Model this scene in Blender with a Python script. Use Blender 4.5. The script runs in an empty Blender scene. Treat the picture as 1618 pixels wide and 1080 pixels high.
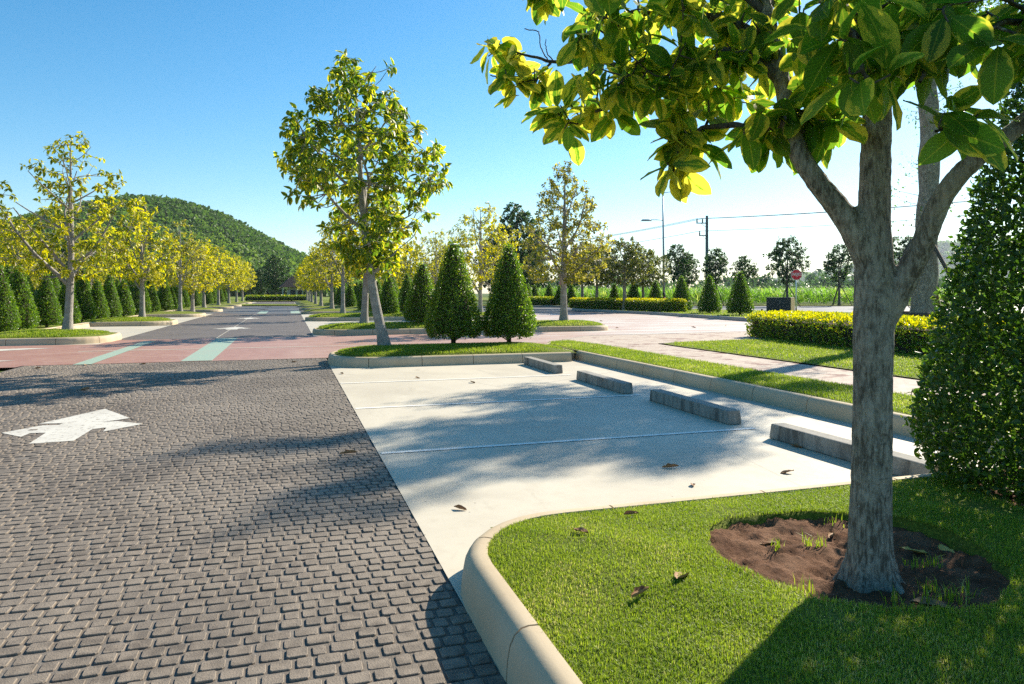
import bpy, math, random
import numpy as np
from mathutils import Vector, Matrix, noise

SC = bpy.context.scene
COL = SC.collection
PI = math.pi
rad = math.radians

# ------------------------------------------------------------------ camera
EYE = 1.45
YAW = math.atan(352 / 1120)                      # the road runs along +Y, the camera looks 17.4 deg to its right
cam_d = bpy.data.cameras.new('camera')
cam_d.sensor_width = 36.0
cam_d.lens = 36.0 * 1120 / 1618
cam_d.shift_y = -77 / 1618
cam_d.clip_start = 0.05
cam_d.clip_end = 9000
cam = bpy.data.objects.new('camera', cam_d)
cam.location = (0, 0, EYE)
cam.rotation_euler = (rad(90), 0, -YAW)
COL.objects.link(cam)
SC.camera = cam

# ------------------------------------------------------------------ sky, sun, exposure
SUN_AZ, SUN_EL = rad(60.5), rad(33)              # clockwise from +Y
world = bpy.data.worlds.new('World')
SC.world = world
world.use_nodes = True
wn = world.node_tree.nodes
sky = wn.new('ShaderNodeTexSky')
sky.sky_type = 'NISHITA'
sky.sun_disc = False
sky.sun_elevation = SUN_EL
sky.sun_rotation = SUN_AZ
sky.air_density = 1.0
sky.dust_density = 0.3
sky.ozone_density = 2.5
hsv = wn.new('ShaderNodeHueSaturation'); hsv.inputs['Saturation'].default_value = 1.38; hsv.inputs['Hue'].default_value = 0.49
world.node_tree.links.new(sky.outputs[0], hsv.inputs['Color'])
world.node_tree.links.new(hsv.outputs[0], wn['Background'].inputs[0])
wn['Background'].inputs[1].default_value = 0.086
sun_d = bpy.data.lights.new('sun', 'SUN')
sun_d.energy = 5.0
sun_d.angle = rad(0.55)
sun_d.color = (1.0, 0.91, 0.76)
sun = bpy.data.objects.new('sun', sun_d)
SDIR = Vector((math.sin(SUN_AZ) * math.cos(SUN_EL), math.cos(SUN_AZ) * math.cos(SUN_EL), math.sin(SUN_EL)))
sun.rotation_euler = SDIR.to_track_quat('Z', 'Y').to_euler()
sun.location = (20, 12, 30)
COL.objects.link(sun)
SC.view_settings.view_transform = 'Standard'
SC.view_settings.look = 'None'
SC.view_settings.exposure = 1.06
SC.view_settings.gamma = 1.0
SC.cycles.max_bounces = 7
SC.cycles.diffuse_bounces = 3
SC.cycles.glossy_bounces = 2
SC.cycles.transmission_bounces = 4
SC.cycles.transparent_max_bounces = 4
SC.cycles.use_adaptive_sampling = False
SC.cycles.use_denoising = False
SC.cycles.denoiser = 'OPENIMAGEDENOISE'
SC.cycles.denoising_input_passes = 'RGB_ALBEDO_NORMAL'
SC.cycles.denoising_prefilter = 'ACCURATE'
SC.cycles.caustics_reflective = False
SC.cycles.caustics_refractive = False

# ------------------------------------------------------------------ small helpers
def at(px, py, Z):
    """a point Z metres ahead of the camera on a bearing/elevation read off the photograph"""
    X = (px - 809) / 1120 * Z
    return Vector((X * math.cos(YAW) + Z * math.sin(YAW), -X * math.sin(YAW) + Z * math.cos(YAW), EYE + (463 - py) / 1120 * Z))

def cw(X, Z, z=0.0):
    return Vector((X * math.cos(YAW) + Z * math.sin(YAW), -X * math.sin(YAW) + Z * math.cos(YAW), z))

def proj(V):
    V = np.asarray(V, float).reshape(-1, 3)
    Z = V[:, 0] * math.sin(YAW) + V[:, 1] * math.cos(YAW)
    X = V[:, 0] * math.cos(YAW) - V[:, 1] * math.sin(YAW)
    Zc = np.maximum(Z, 0.05)
    return 809 + 1120 * X / Zc, 463 - 1120 * (V[:, 2] - EYE) / Zc, Z

def tag(o, label=None, cat=None, group=None, kind=None):
    if label: o['label'] = label
    if cat: o['category'] = cat
    if group: o['group'] = group
    if kind: o['kind'] = kind
    return o

def obj(name, me, parent=None, loc=None, mats=()):
    o = bpy.data.objects.new(name, me)
    COL.objects.link(o)
    if me is not None:
        for m in mats:
            me.materials.append(m)
    if parent is not None: o.parent = parent
    if loc is not None: o.location = loc
    return o

def empty(name, loc, rz=0.0):
    o = obj(name, None, None, loc)
    o.empty_display_size = 0.2
    o.rotation_euler = (0, 0, rz)
    return o

def mesh_np(name, V, F, uvs=None, smooth=False, matidx=None):
    """V (n,3), F (m,k) ; uvs {layer: (m*k,2)}"""
    V = np.ascontiguousarray(V, dtype=np.float32); F = np.ascontiguousarray(F, dtype=np.int32)
    m, k = F.shape
    me = bpy.data.meshes.new(name)
    me.vertices.add(len(V)); me.vertices.foreach_set('co', V.ravel())
    me.loops.add(m * k); me.loops.foreach_set('vertex_index', F.ravel())
    me.polygons.add(m); me.polygons.foreach_set('loop_start', np.arange(0, m * k, k, dtype=np.int32))
    me.polygons.foreach_set('use_smooth', np.full(m, bool(smooth)))
    if matidx is not None: me.polygons.foreach_set('material_index', np.ascontiguousarray(matidx, dtype=np.int32))
    me.update(calc_edges=True)
    for ln, a in (uvs or {}).items():
        l = me.uv_layers.new(name=ln)
        l.data.foreach_set('uv', np.ascontiguousarray(a, dtype=np.float32).ravel())
    return me

class MB:
    """collects faces of any size into one mesh"""
    def __init__(s): s.v = []; s.f = []
    def add(s, v, f):
        b = len(s.v); s.v += [tuple(p) for p in v]; s.f += [tuple(i + b for i in q) for q in f]; return s
    def box(s, c, d, rz=0.0, top=1.0):
        x, y, z = d[0] / 2, d[1] / 2, d[2] / 2
        P = [(-x, -y, -z), (x, -y, -z), (x, y, -z), (-x, y, -z), (-x * top, -y * top, z), (x * top, -y * top, z), (x * top, y * top, z), (-x * top, y * top, z)]
        ca, sa = math.cos(rz), math.sin(rz)
        P = [(c[0] + p[0] * ca - p[1] * sa, c[1] + p[0] * sa + p[1] * ca, c[2] + p[2]) for p in P]
        return s.add(P, [(3, 2, 1, 0), (4, 5, 6, 7), (0, 1, 5, 4), (1, 2, 6, 5), (2, 3, 7, 6), (3, 0, 4, 7)])
    def tube(s, pts, rr, n=8, cap=True):
        V, F = tube(pts, rr, n)
        b = len(s.v); s.v += [tuple(p) for p in V]; s.f += [tuple(int(i) + b for i in q) for q in F]
        if cap:
            m = len(V)
            s.f.append(tuple(b + i for i in range(n))[::-1]); s.f.append(tuple(b + m - n + i for i in range(n)))
        return s
    def mesh(s, name, smooth=False):
        me = bpy.data.meshes.new(name); me.from_pydata(s.v, [], s.f); me.update()
        if smooth: me.polygons.foreach_set('use_smooth', np.ones(len(me.polygons), dtype=bool))
        return me

def bevelled(o, w, seg=2):
    b = o.modifiers.new('bevel', 'BEVEL'); b.width = w; b.segments = seg; b.limit_method = 'ANGLE'; b.angle_limit = rad(40)
    return o

def catmull(P, n):
    P = np.asarray(P, float)
    if len(P) < 3:
        t = np.linspace(0, 1, n)[:, None]; return P[0] * (1 - t) + P[-1] * t
    Q = np.vstack([2 * P[0] - P[1], P, 2 * P[-1] - P[-2]])
    out = []
    for u in np.linspace(0, len(P) - 1 - 1e-6, n):
        i = int(u); t = u - i
        a, b, c, d = Q[i], Q[i + 1], Q[i + 2], Q[i + 3]
        out.append(.5 * (2 * b + (c - a) * t + (2 * a - 5 * b + 4 * c - d) * t * t + (3 * b - a - 3 * c + d) * t ** 3))
    return np.array(out)

def tube(pts, rr, n=8):
    pts = np.asarray(pts, float); rr = np.asarray(rr, float)
    if rr.ndim == 0: rr = np.full(len(pts), float(rr))
    T = np.gradient(pts, axis=0); T /= np.linalg.norm(T, axis=1)[:, None] + 1e-12
    ref = np.array([0.31, 0.95, 0.05]) if abs(T[0][1]) < 0.9 else np.array([1.0, 0.1, 0.0])
    A = np.cross(T, ref); A /= np.linalg.norm(A, axis=1)[:, None] + 1e-12
    B = np.cross(T, A)
    th = np.arange(n) * 2 * PI / n
    V = pts[:, None, :] + rr[:, None, None] * (np.cos(th)[None, :, None] * A[:, None, :] + np.sin(th)[None, :, None] * B[:, None, :])
    V = V.reshape(-1, 3)
    k = np.arange(len(pts) - 1)[:, None] * n; j = np.arange(n)[None, :]; j2 = (j + 1) % n
    F = np.stack([k + j, k + j2, k + n + j2, k + n + j], -1).reshape(-1, 4)
    return V, F

def join(parts):
    VV, FF, b = [], [], 0
    for V, F in parts:
        VV.append(V); FF.append(np.asarray(F) + b); b += len(V)
    return np.vstack(VV), np.vstack(FF)

# ------------------------------------------------------------------ materials
class Mat:
    def __init__(s, name):
        s.m = bpy.data.materials.new(name); s.m.use_nodes = True
        s.t = s.m.node_tree; s.t.nodes.clear()
        s.out = s.t.nodes.new('ShaderNodeOutputMaterial')
    def set(s, sock, v):
        if isinstance(v, bpy.types.NodeSocket): s.t.links.new(v, sock)
        elif v is not None:
            if hasattr(sock.default_value, '__len__') and not hasattr(v, '__len__'): v = (v,) * len(sock.default_value)
            if hasattr(v, '__len__') and hasattr(sock.default_value, '__len__') and len(sock.default_value) == 4 and len(v) == 3: v = (*v, 1)
            sock.default_value = v
    def n(s, typ, props=None, **ins):
        nd = s.t.nodes.new('ShaderNode' + typ)
        for k, v in (props or {}).items(): setattr(nd, k, v)
        for k, v in ins.items():
            k2 = int(k[1:]) if k[0] == '_' and k[1:].isdigit() else k
            s.set(nd.inputs[k2], v)
        return nd
    def math(s, op, a, b=0.0, c=0.0, clamp=False):
        nd = s.n('Math', {'operation': op, 'use_clamp': clamp}, _0=a, _1=b, _2=c); return nd.outputs[0]
    def mix(s, f, a, b, mode='MIX'):
        nd = s.n('Mix', {'data_type': 'RGBA', 'blend_type': mode, 'clamp_factor': True}); s.set(nd.inputs[0], f); s.set(nd.inputs[6], a); s.set(nd.inputs[7], b)
        return nd.outputs[2]
    def noise(s, scale, vec=None, detail=4, rough=.55, dist=0.0):
        nd = s.n('TexNoise', None, Scale=scale, Detail=detail, Roughness=rough, Distortion=dist)
        if vec is not None: s.set(nd.inputs['Vector'], vec)
        return nd.outputs[0]
    def pos(s): return s.n('NewGeometry').outputs['Position']
    def objc(s): return s.n('TexCoord').outputs['Object']
    def scale(s, v, sx, sy, sz): return s.n('Mapping', None, Vector=v, Scale=(sx, sy, sz)).outputs[0]
    def ramp(s, f, a, b): return s.n('MapRange', {'interpolation_type': 'SMOOTHSTEP'}, _0=f, _1=a, _2=b).outputs[0]
    def bump(s, h, strength, dist=.01, normal=None):
        nd = s.n('Bump', None, Strength=strength, Distance=dist, Height=h)
        if normal is not None: s.set(nd.inputs['Normal'], normal)
        return nd.outputs[0]
    def bsdf(s, color, rough=.8, spec=.3, normal=None, **kw):
        nd = s.n('BsdfPrincipled'); s.set(nd.inputs['Base Color'], color); s.set(nd.inputs['Roughness'], rough); s.set(nd.inputs['Specular IOR Level'], spec)
        if normal is not None: s.set(nd.inputs['Normal'], normal)
        for k, v in kw.items(): s.set(nd.inputs[k.replace('_', ' ')], v)
        return nd.outputs[0]
    def done(s, shader):
        s.t.links.new(shader, s.out.inputs[0]); return s.m

def plain(name, c, rough=.7, spec=.3, var=.15, scale=6.0, **kw):
    m = Mat(name); p = m.pos()
    col = m.mix(m.noise(scale, p), tuple(x * (1 - var) for x in c), tuple(min(1, x * (1 + var)) for x in c))
    return m.done(m.bsdf(col, rough, spec, **kw))

def m_brick():
    m = Mat('granite_brick'); p = m.pos()
    a = m.noise(13, p, 1); b = m.noise(0.7, p, 5, .65); c = m.noise(160, p, 3, .7)
    col = m.mix(m.ramp(a, .3, .7), (.120, .094, .070), (.235, .188, .142))
    col = m.mix(m.ramp(b, .35, .7), col, (.255, .208, .160))
    col = m.mix(m.math('MULTIPLY', m.ramp(c, .5, .75), .45), col, (.25, .22, .19))
    col = m.mix(m.math('MULTIPLY', m.ramp(c, .48, .3), .6), col, (.05, .042, .038))
    dirt = m.noise(.33, p, 5, .65, 1.0)
    col = m.mix(m.math('MULTIPLY', m.ramp(dirt, .50, .66), .38), col, (.065, .052, .042))
    nb = m.bump(m.noise(120, p, 4, .7), .7, .006)
    return m.done(m.bsdf(col, .62, .35, nb))

def m_mortar():
    m = Mat('mortar'); p = m.pos()
    col = m.mix(m.noise(30, p, 6, .7), (.08, .066, .054), (.23, .20, .168))
    col = m.mix(m.math('MULTIPLY', m.ramp(m.noise(1.2, p), .45, .7), .5), col, (.24, .22, .20))
    return m.done(m.bsdf(col, .9, .2, m.bump(m.noise(200, p, 4), .6, .006)))

def m_road_far():
    m = Mat('brick_paving'); p = m.pos()
    bk = m.n('TexBrick', {'offset': .5}, Vector=p, Color1=(.125, .102, .088, 1), Color2=(.18, .15, .13, 1), Mortar=(.06, .054, .052, 1), Scale=1.0)
    bk.inputs['Mortar Size'].default_value = .012; bk.inputs['Brick Width'].default_value = .115; bk.inputs['Row Height'].default_value = .098
    col = m.mix(m.math('MULTIPLY', m.ramp(m.noise(.6, p, 5), .35, .7), .5), bk.outputs[0], (.17, .145, .13))
    return m.done(m.bsdf(col, .65, .3, m.bump(bk.outputs[1], .8, -.01)))

def m_concrete(name, base, dark, var=1.0):
    m = Mat(name); p = m.pos()
    a = m.noise(.55, p, 6, .6, .6); b = m.noise(6, p, 6, .65); c = m.noise(45, p, 4, .7)
    col = m.mix(m.math('MULTIPLY', m.ramp(a, .35, .7), .55 * var), base, dark)
    col = m.mix(m.math('MULTIPLY', m.ramp(b, .45, .75), .35 * var), col, dark)
    col = m.mix(m.math('MULTIPLY', m.ramp(c, .64, .74), .22), col, tuple(x * .6 for x in dark))
    oil = m.ramp(m.noise(.9, p, 5, .6, .4), .63, .72)
    col = m.mix(m.math('MULTIPLY', oil, .35 * var), col, tuple(x * .5 for x in dark))
    vo = m.n('TexVoronoi', None, Vector=p, Scale=5.5, Randomness=1.0).outputs[0]
    col = m.mix(m.math('MULTIPLY', m.ramp(vo, .045, .03), .75), col, (.06, .045, .035))
    crk = m.n('TexVoronoi', {'feature': 'DISTANCE_TO_EDGE'}, Vector=m.scale(p, .28, .23, 1), Scale=1.0).outputs[0]
    col = m.mix(m.math('MULTIPLY', m.ramp(m.math('ADD', crk, m.math('MULTIPLY', b, .01)), .0085, .006), .35), col, tuple(x * .45 for x in dark))
    st = m.noise(1.6, m.scale(p, 1, .35, 1), 5, .6, 1.5)
    col = m.mix(m.math('MULTIPLY', m.ramp(st, .58, .72), .25 * var), col, tuple(x * .75 for x in dark))
    return m.done(m.bsdf(col, m.math('MULTIPLY_ADD', b, .25, .5), .3, m.bump(c, .08, .003)))

def m_red():
    m = Mat('red_stamped_paving'); p = m.pos()
    bk = m.n('TexBrick', {'offset': .5}, Vector=p, Color1=(.29, .135, .10, 1), Color2=(.36, .19, .145, 1), Mortar=(.28, .17, .13, 1), Scale=1.0)
    bk.inputs['Mortar Size'].default_value = .008; bk.inputs['Brick Width'].default_value = .22; bk.inputs['Row Height'].default_value = .11
    a = m.noise(.45, p, 6, .65, .8); b = m.noise(5, p, 5, .7)
    x = m.n('SeparateXYZ', None, Vector=p).outputs[0]
    worn = m.math('ADD', m.math('MULTIPLY', m.n('MapRange', None, _0=x, _1=-3.0, _2=15.0).outputs[0], .60), m.math('MULTIPLY', m.ramp(a, .40, .78), .32), clamp=True)
    col = m.mix(worn, bk.outputs[0], (.50, .37, .30))
    col = m.mix(m.math('MULTIPLY', m.ramp(b, .55, .75), .35), col, (.55, .47, .43))
    st = m.noise(1.2, m.scale(p, .25, 1.4, 1), 5, .6, .6)
    col = m.mix(m.math('MULTIPLY', m.ramp(st, .40, .62), m.n('MapRange', None, _0=x, _1=5.0, _2=12.0).outputs[0]), col, (.54, .50, .44))
    return m.done(m.bsdf(col, .55, .35, m.bump(bk.outputs[1], .25, -.004)))

def m_paint(name, c, under, amount):
    m = Mat(name); p = m.pos()
    w = m.ramp(m.noise(14, p, 6, .75), amount, amount + .08)
    w2 = m.math('MULTIPLY', m.ramp(m.noise(1.8, p, 4), .4, .75), .35)
    return m.done(m.bsdf(m.mix(m.math('MAXIMUM', w, w2), c, under), .6, .3))

def m_kerb():
    m = Mat('beige_kerb_concrete'); p = m.pos()
    a = m.noise(1.3, p, 5, .6); b = m.noise(40, p, 5, .7); c = m.noise(4, m.scale(p, 1, 1, 3), 5, .7, .5)
    col = m.mix(m.ramp(a, .3, .7), (.45, .35, .225), (.53, .43, .295))
    col = m.mix(m.math('MULTIPLY', m.ramp(c, .58, .75), .45), col, (.36, .28, .19))
    col = m.mix(m.math('MULTIPLY', m.ramp(b, .62, .75), .4), col, (.24, .19, .13))
    return m.done(m.bsdf(col, .75, .25, m.bump(b, .3, .003)))

def m_stop():
    m = Mat('weathered_concrete_block'); p = m.pos()
    st = m.noise(5, m.scale(p, 1.6, 1.6, .25), 6, .72, .5); a = m.noise(30, p, 5, .7); lo = m.noise(2.2, p, 4)
    col = m.mix(m.ramp(a, .3, .7), (.24, .225, .195), (.34, .32, .28))
    up = m.ramp(m.n('SeparateXYZ', None, Vector=m.n('NewGeometry').outputs['Normal']).outputs[2], .85, .4)
    k = m.math('MULTIPLY', m.math('MULTIPLY', m.ramp(m.math('ADD', st, m.math('MULTIPLY', lo, .35)), .58, .88), .7), m.math('MULTIPLY_ADD', up, .75, .25))
    col = m.mix(k, col, (.030, .028, .025))
    return m.done(m.bsdf(col, .85, .2, m.bump(a, .5, .006)))

def m_lawn():
    m = Mat('lawn_turf'); p = m.pos()
    a = m.noise(.9, p, 5, .6); b = m.noise(55, p, 4, .75); c = m.noise(9, p, 4, .6)
    col = m.mix(m.ramp(b, .3, .75), (.07, .11, .013), (.25, .29, .04))
    col = m.mix(m.math('MULTIPLY', m.ramp(a, .5, .72), .45), col, (.20, .19, .06))
    col = m.mix(m.math('MULTIPLY', m.ramp(c, .6, .75), .4), col, (.10, .075, .035))
    return m.done(m.bsdf(col, .9, .15, m.bump(b, 1.0, .03)))

def m_soil(name='soil'):
    m = Mat(name); p = m.pos()
    a = m.noise(6, p, 5, .65); b = m.noise(60, p, 5, .75)
    col = m.mix(m.ramp(a, .3, .7), (.11, .054, .031), (.23, .128, .078))
    col = m.mix(m.math('MULTIPLY', m.ramp(b, .55, .75), .5), col, (.28, .175, .115))
    return m.done(m.bsdf(col, .95, .1, m.bump(b, 1.0, .02)))

def m_bark(name, c1, c2, sc=1.0):
    m = Mat(name); p = m.objc()
    fl = m.noise(1.0, m.scale(p, 62 * sc, 62 * sc, 15 * sc), 5, .7, .5)        # upright flecks
    fi = m.noise(1.0, m.scale(p, 150 * sc, 150 * sc, 60 * sc), 4, .75)
    ln = m.noise(1.0, m.scale(p, 16 * sc, 16 * sc, 55 * sc), 4, .65, .4)       # crosswise lenticels
    pat = m.noise(4.5 * sc, p, 5, .65, .6)
    col = m.mix(m.ramp(fl, .36, .62), c1, c2)
    col = m.mix(m.math('MULTIPLY', m.ramp(pat, .48, .66), .55), col, tuple(min(1, x * 1.4) for x in c2))
    col = m.mix(m.math('MULTIPLY', m.ramp(ln, .60, .70), .5), col, tuple(x * .45 for x in c1))
    col = m.mix(m.math('MULTIPLY', m.ramp(fi, .58, .70), .7), col, tuple(x * .3 for x in c1))
    col = m.mix(m.math('MULTIPLY', m.ramp(m.noise(34 * sc, p, 2), .70, .74), .7), col, (.42, .42, .38))
    h = m.math('ADD', m.math('MULTIPLY', fl, .9), m.math('ADD', m.math('MULTIPLY', ln, .35), m.math('MULTIPLY', fi, .4)))
    return m.done(m.bsdf(col, .85, .2, m.bump(h, 1.0, .014 / sc)))

def m_leaf(name, green, green2, yellow, trans=.45, tgain=2.1, bias=0.0, rib=True, rough=.38, spec=.45, tg=None, ty=None):
    """variegated leaf: green heart, yellow margin; uv.x is the signed distance from the midrib, rnd = (random, yellowness)"""
    m = Mat(name)
    uv = m.n('UVMap', {'uv_map': 'UVMap'}).outputs[0]; rn = m.n('UVMap', {'uv_map': 'rnd'}).outputs[0]
    su = m.n('SeparateXYZ', None, Vector=uv); sr = m.n('SeparateXYZ', None, Vector=rn)
    u = m.math('ABSOLUTE', su.outputs[0]); r = sr.outputs[0]; y = sr.outputs[1]
    vec = m.n('CombineXYZ', None, X=m.math('MULTIPLY', su.outputs[0], 2.2), Y=m.math('MULTIPLY', su.outputs[1], 3.2), Z=m.math('MULTIPLY', r, 90.0)).outputs[0]
    nz = m.noise(1.0, vec, 2, .5)
    val = m.math('ADD', m.math('ADD', u, m.math('MULTIPLY', m.math('SUBTRACT', nz, .5), 1.5)), m.math('MULTIPLY', m.math('SUBTRACT', su.outputs[1], .5), .25))
    th = m.math('MULTIPLY_ADD', y, -1.5, 1.35 - bias)
    mask = m.ramp(val, -.11, .13)
    m.t.links.new(m.math('SUBTRACT', val, th), mask.node.inputs[0])
    g = m.mix(r, green, green2)
    vein = m.n('TexWave', {'bands_direction': 'Y'}, Vector=m.n('CombineXYZ', None, X=0.0, Y=m.math('ADD', su.outputs[1], m.math('MULTIPLY', u, -.22))).outputs[0], Scale=3.6).outputs[1]
    g = m.mix(m.math('MULTIPLY', m.ramp(vein, .82, 1.0), .25), g, tuple(min(1, x * 2.0) for x in green2))
    col = m.mix(mask, g, yellow)
    if rib: col = m.mix(m.math('MULTIPLY', m.ramp(u, .075, .03), .75), col, tuple(a * .5 + b * .5 for a, b in zip(yellow, green2)))
    spot = m.ramp(m.noise(2.6, vec, 3, .7), .71, .76)
    col = m.mix(m.math('MULTIPLY', spot, .8), col, (.10, .055, .02))
    d = m.bsdf(col, rough, spec)
    hs = m.n('HueSaturation', None, Saturation=1.04, Value=tgain, Color=col)
    tr = m.n('BsdfTranslucent', None, Color=hs.outputs[0]).outputs[0]
    return m.done(m.n('MixShader', None, _0=trans, _1=d, _2=tr).outputs[0])

def m_blade(name, c1, c2, c3, trans=.4, tgain=1.7):
    m = Mat(name)
    rn = m.n('UVMap', {'uv_map': 'rnd'}).outputs[0]; sr = m.n('SeparateXYZ', None, Vector=rn)
    uv = m.n('UVMap', {'uv_map': 'UVMap'}).outputs[0]; v = m.n('SeparateXYZ', None, Vector=uv).outputs[1]
    col = m.mix(sr.outputs[0], c1, c2)
    col = m.mix(m.ramp(sr.outputs[1], .74, .95), col, c3)
    d = m.bsdf(col, .5, .3)
    tr = m.n('BsdfTranslucent', None, Color=m.n('HueSaturation', None, Saturation=1.05, Value=tgain, Color=col).outputs[0]).outputs[0]
    return m.done(m.n('MixShader', None, _0=trans, _1=d, _2=tr).outputs[0])

M = {}
M['brick'] = m_brick(); M['mortar'] = m_mortar(); M['roadfar'] = m_road_far()
M['conc'] = m_concrete('pale_concrete', (.55, .495, .39), (.43, .38, .295), 1.45)
M['conc2'] = m_concrete('lot_concrete', (.50, .455, .37), (.39, .355, .285))
M['red'] = m_red()
M['green_paint'] = m_paint('green_paint', (.28, .38, .30), (.36, .34, .28), .54)
M['white_paint'] = m_paint('white_paint', (.58, .55, .48), (.30, .265, .22), .54)
M['line_paint'] = m_paint('line_paint', (.80, .77, .70), (.55, .51, .43), .56)
M['kerb'] = m_kerb(); M['stop'] = m_stop(); M['lawn'] = m_lawn(); M['soil'] = m_soil()
M['greykerb'] = m_concrete('grey_kerb', (.36, .335, .29), (.22, .20, .17))
M['walk'] = None
M['bark'] = m_bark('grey_bark', (.11, .09, .068), (.37, .32, .26), 1.0)
M['bark_pale'] = m_bark('pale_bark', (.20, .18, .155), (.36, .33, .29))
M['bark_dark'] = m_bark('dark_bark', (.07, .06, .05), (.15, .13, .11))
M['twig'] = plain('twig_bark', (.055, .043, .032), .9, .1)
M['leaf'] = m_leaf('variegated_leaf', (.050, .125, .012), (.105, .195, .018), (.40, .375, .045), trans=.60, tgain=2.3, rough=.45, spec=.28)
M['leaf_mid'] = m_leaf('variegated_leaf_small', (.050, .105, .010), (.115, .18, .016), (.50, .46, .03), trans=.52, tgain=2.1, spec=.3, rib=False)
M['leaf_yellow'] = m_leaf('yellow_leaf', (.085, .135, .012), (.17, .205, .014), (.54, .47, .02), trans=.5, tgain=1.9, bias=.05, spec=.3, rib=False)
M['leaf_bronze'] = m_leaf('bronze_leaf', (.07, .10, .014), (.15, .155, .02), (.43, .37, .04), trans=.48, tgain=1.9, bias=.05, spec=.3, rib=False)
M['leaf_olive'] = m_leaf('olive_leaf', (.05, .075, .014), (.095, .115, .02), (.34, .31, .035), trans=.45, tgain=1.9, bias=-.1, rib=False)
M['leaf_dark'] = m_leaf('dark_leaf', (.026, .062, .016), (.055, .105, .025), (.12, .18, .03), trans=.4, tgain=1.9, bias=-.2, rib=False)
M['leaf_box'] = m_leaf('topiary_leaf', (.045, .105, .009), (.105, .19, .015), (.26, .32, .02), trans=.44, tgain=2.0, bias=-.2, rib=False, rough=.35)
M['leaf_big_cone'] = m_leaf('dark_topiary_leaf', (.026, .068, .008), (.060, .125, .012), (.20, .26, .02), trans=.40, tgain=1.9, bias=-.25, rib=False, rough=.35)
M['leaf_hedge'] = m_leaf('golden_hedge_leaf', (.075, .145, .010), (.14, .22, .016), (.54, .49, .02), trans=.42, tgain=1.8, rib=False)
M['leaf_hill'] = m_leaf('woodland_leaf', (.035, .080, .014), (.085, .155, .022), (.15, .23, .03), trans=.35, tgain=1.8, bias=-.1, rib=False, spec=.2, rough=.6)
M['cane'] = m_blade('cane_leaf', (.085, .18, .016), (.16, .29, .03), (.32, .36, .08), .5, 2.2)
M['grass'] = m_blade('grass_blade', (.125, .20, .015), (.29, .36, .034), (.50, .44, .17), .45, 1.75)
M['dead'] = plain('dry_leaf', (.29, .165, .08), .7, .25, .4, 30)
M['dead_yellow'] = plain('fading_leaf', (.45, .33, .09), .6, .3, .3, 25)
M['steel'] = plain('galvanised_steel', (.30, .32, .33), .45, .5, .1, Metallic=.6)
M['polec'] = plain('pole_concrete', (.17, .18, .175), .85, .2)
M['wood'] = plain('prop_pole_wood', (.13, .10, .075), .9, .1, .35)
M['sign_red'] = plain('sign_red', (.72, .018, .035), .45, .4, .08)
M['sign_white'] = plain('sign_white', (.75, .75, .75), .5, .4, .05)
M['black'] = plain('black_paint', (.02, .02, .022), .6, .3)
M['redband'] = plain('red_band', (.5, .03, .02), .6, .3)
M['cabinet'] = plain('cabinet_grey', (.035, .038, .045), .55, .4, .2)
M['cabinet_side'] = plain('cabinet_tan', (.42, .29, .12), .6, .3, .15)
M['wire'] = plain('cable', (.10, .12, .13), .6, .3)
M['asphalt'] = m_concrete('asphalt', (.115, .115, .12), (.08, .08, .085))
M['roof'] = plain('dark_roof', (.03, .025, .023), .8, .2)
M['wallw'] = plain('hut_wall', (.40, .40, .36), .8, .2)

def m_walk():
    m = Mat('walkway_pavers'); p = m.pos()
    bk = m.n('TexBrick', {'offset': .5}, Vector=p, Color1=(.40, .31, .25, 1), Color2=(.50, .42, .34, 1), Mortar=(.30, .25, .2, 1), Scale=1.0)
    bk.inputs['Mortar Size'].default_value = .006; bk.inputs['Brick Width'].default_value = .2; bk.inputs['Row Height'].default_value = .1
    a = m.noise(1.6, p, 6, .7, .8)
    col = m.mix(m.ramp(a, .52, .62), bk.outputs[0], (.20, .105, .085))
    col = m.mix(m.math('MULTIPLY', m.ramp(m.noise(8, p, 5), .5, .75), .5), col, (.56, .49, .40))
    return m.done(m.bsdf(col, .8, .2, m.bump(bk.outputs[1], .4, -.005)))
M['walk'] = m_walk()

def m_ground():
    m = Mat('far_grass'); p = m.pos()
    col = m.mix(m.noise(.06, p, 6), (.06, .10, .018), (.12, .16, .03))
    col = m.mix(m.math('MULTIPLY', m.noise(1.5, p, 5, .7), .6), col, (.05, .075, .015))
    return m.done(m.bsdf(col, .95, .1))
M['ground'] = m_ground()

# ------------------------------------------------------------------ leaf templates and leaf clouds
def leaf_template(st, width, fold=.25, droop=.25, petiole=0.0, side=0.0):
    """length 1 along +Y, face up +Z; st = list of (v, relative half width)"""
    V, U = [], []
    if petiole: V += [(-.012, -petiole, 0), (.012, -petiole, 0)]; U += [(0, 0), (0, 0)]
    b0 = len(V)
    rows = []
    for v, w in st:
        z = -droop * v * v; x0 = side * v * v
        hw = w * width
        if w <= 0: rows.append([len(V)]); V.append((x0, v, z)); U.append((0, v))
        else:
            rows.append([len(V), len(V) + 1, len(V) + 2])
            wav = fold * hw + .02 * math.sin(v * 17 + width * 40)
            V += [(x0 - hw, v, z + wav), (x0, v, z), (x0 + hw, v, z + wav * .9)]; U += [(-1, v), (0, v), (1, v)]
    F = []
    for a, b in zip(rows[:-1], rows[1:]):
        if len(a) == 1 and len(b) == 3: F += [(a[0], b[1], b[0]), (a[0], b[2], b[1])]
        elif len(a) == 3 and len(b) == 1: F += [(a[0], a[1], b[0]), (a[1], a[2], b[0])]
        else: F += [(a[0], a[1], b[1]), (a[0], b[1], b[0]), (a[1], a[2], b[2]), (a[1], b[2], b[1])]
    if petiole: F.append((0, 1, rows[0][0]))
    return np.array(V, float), np.array(F, int), np.array(U, float)

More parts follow.
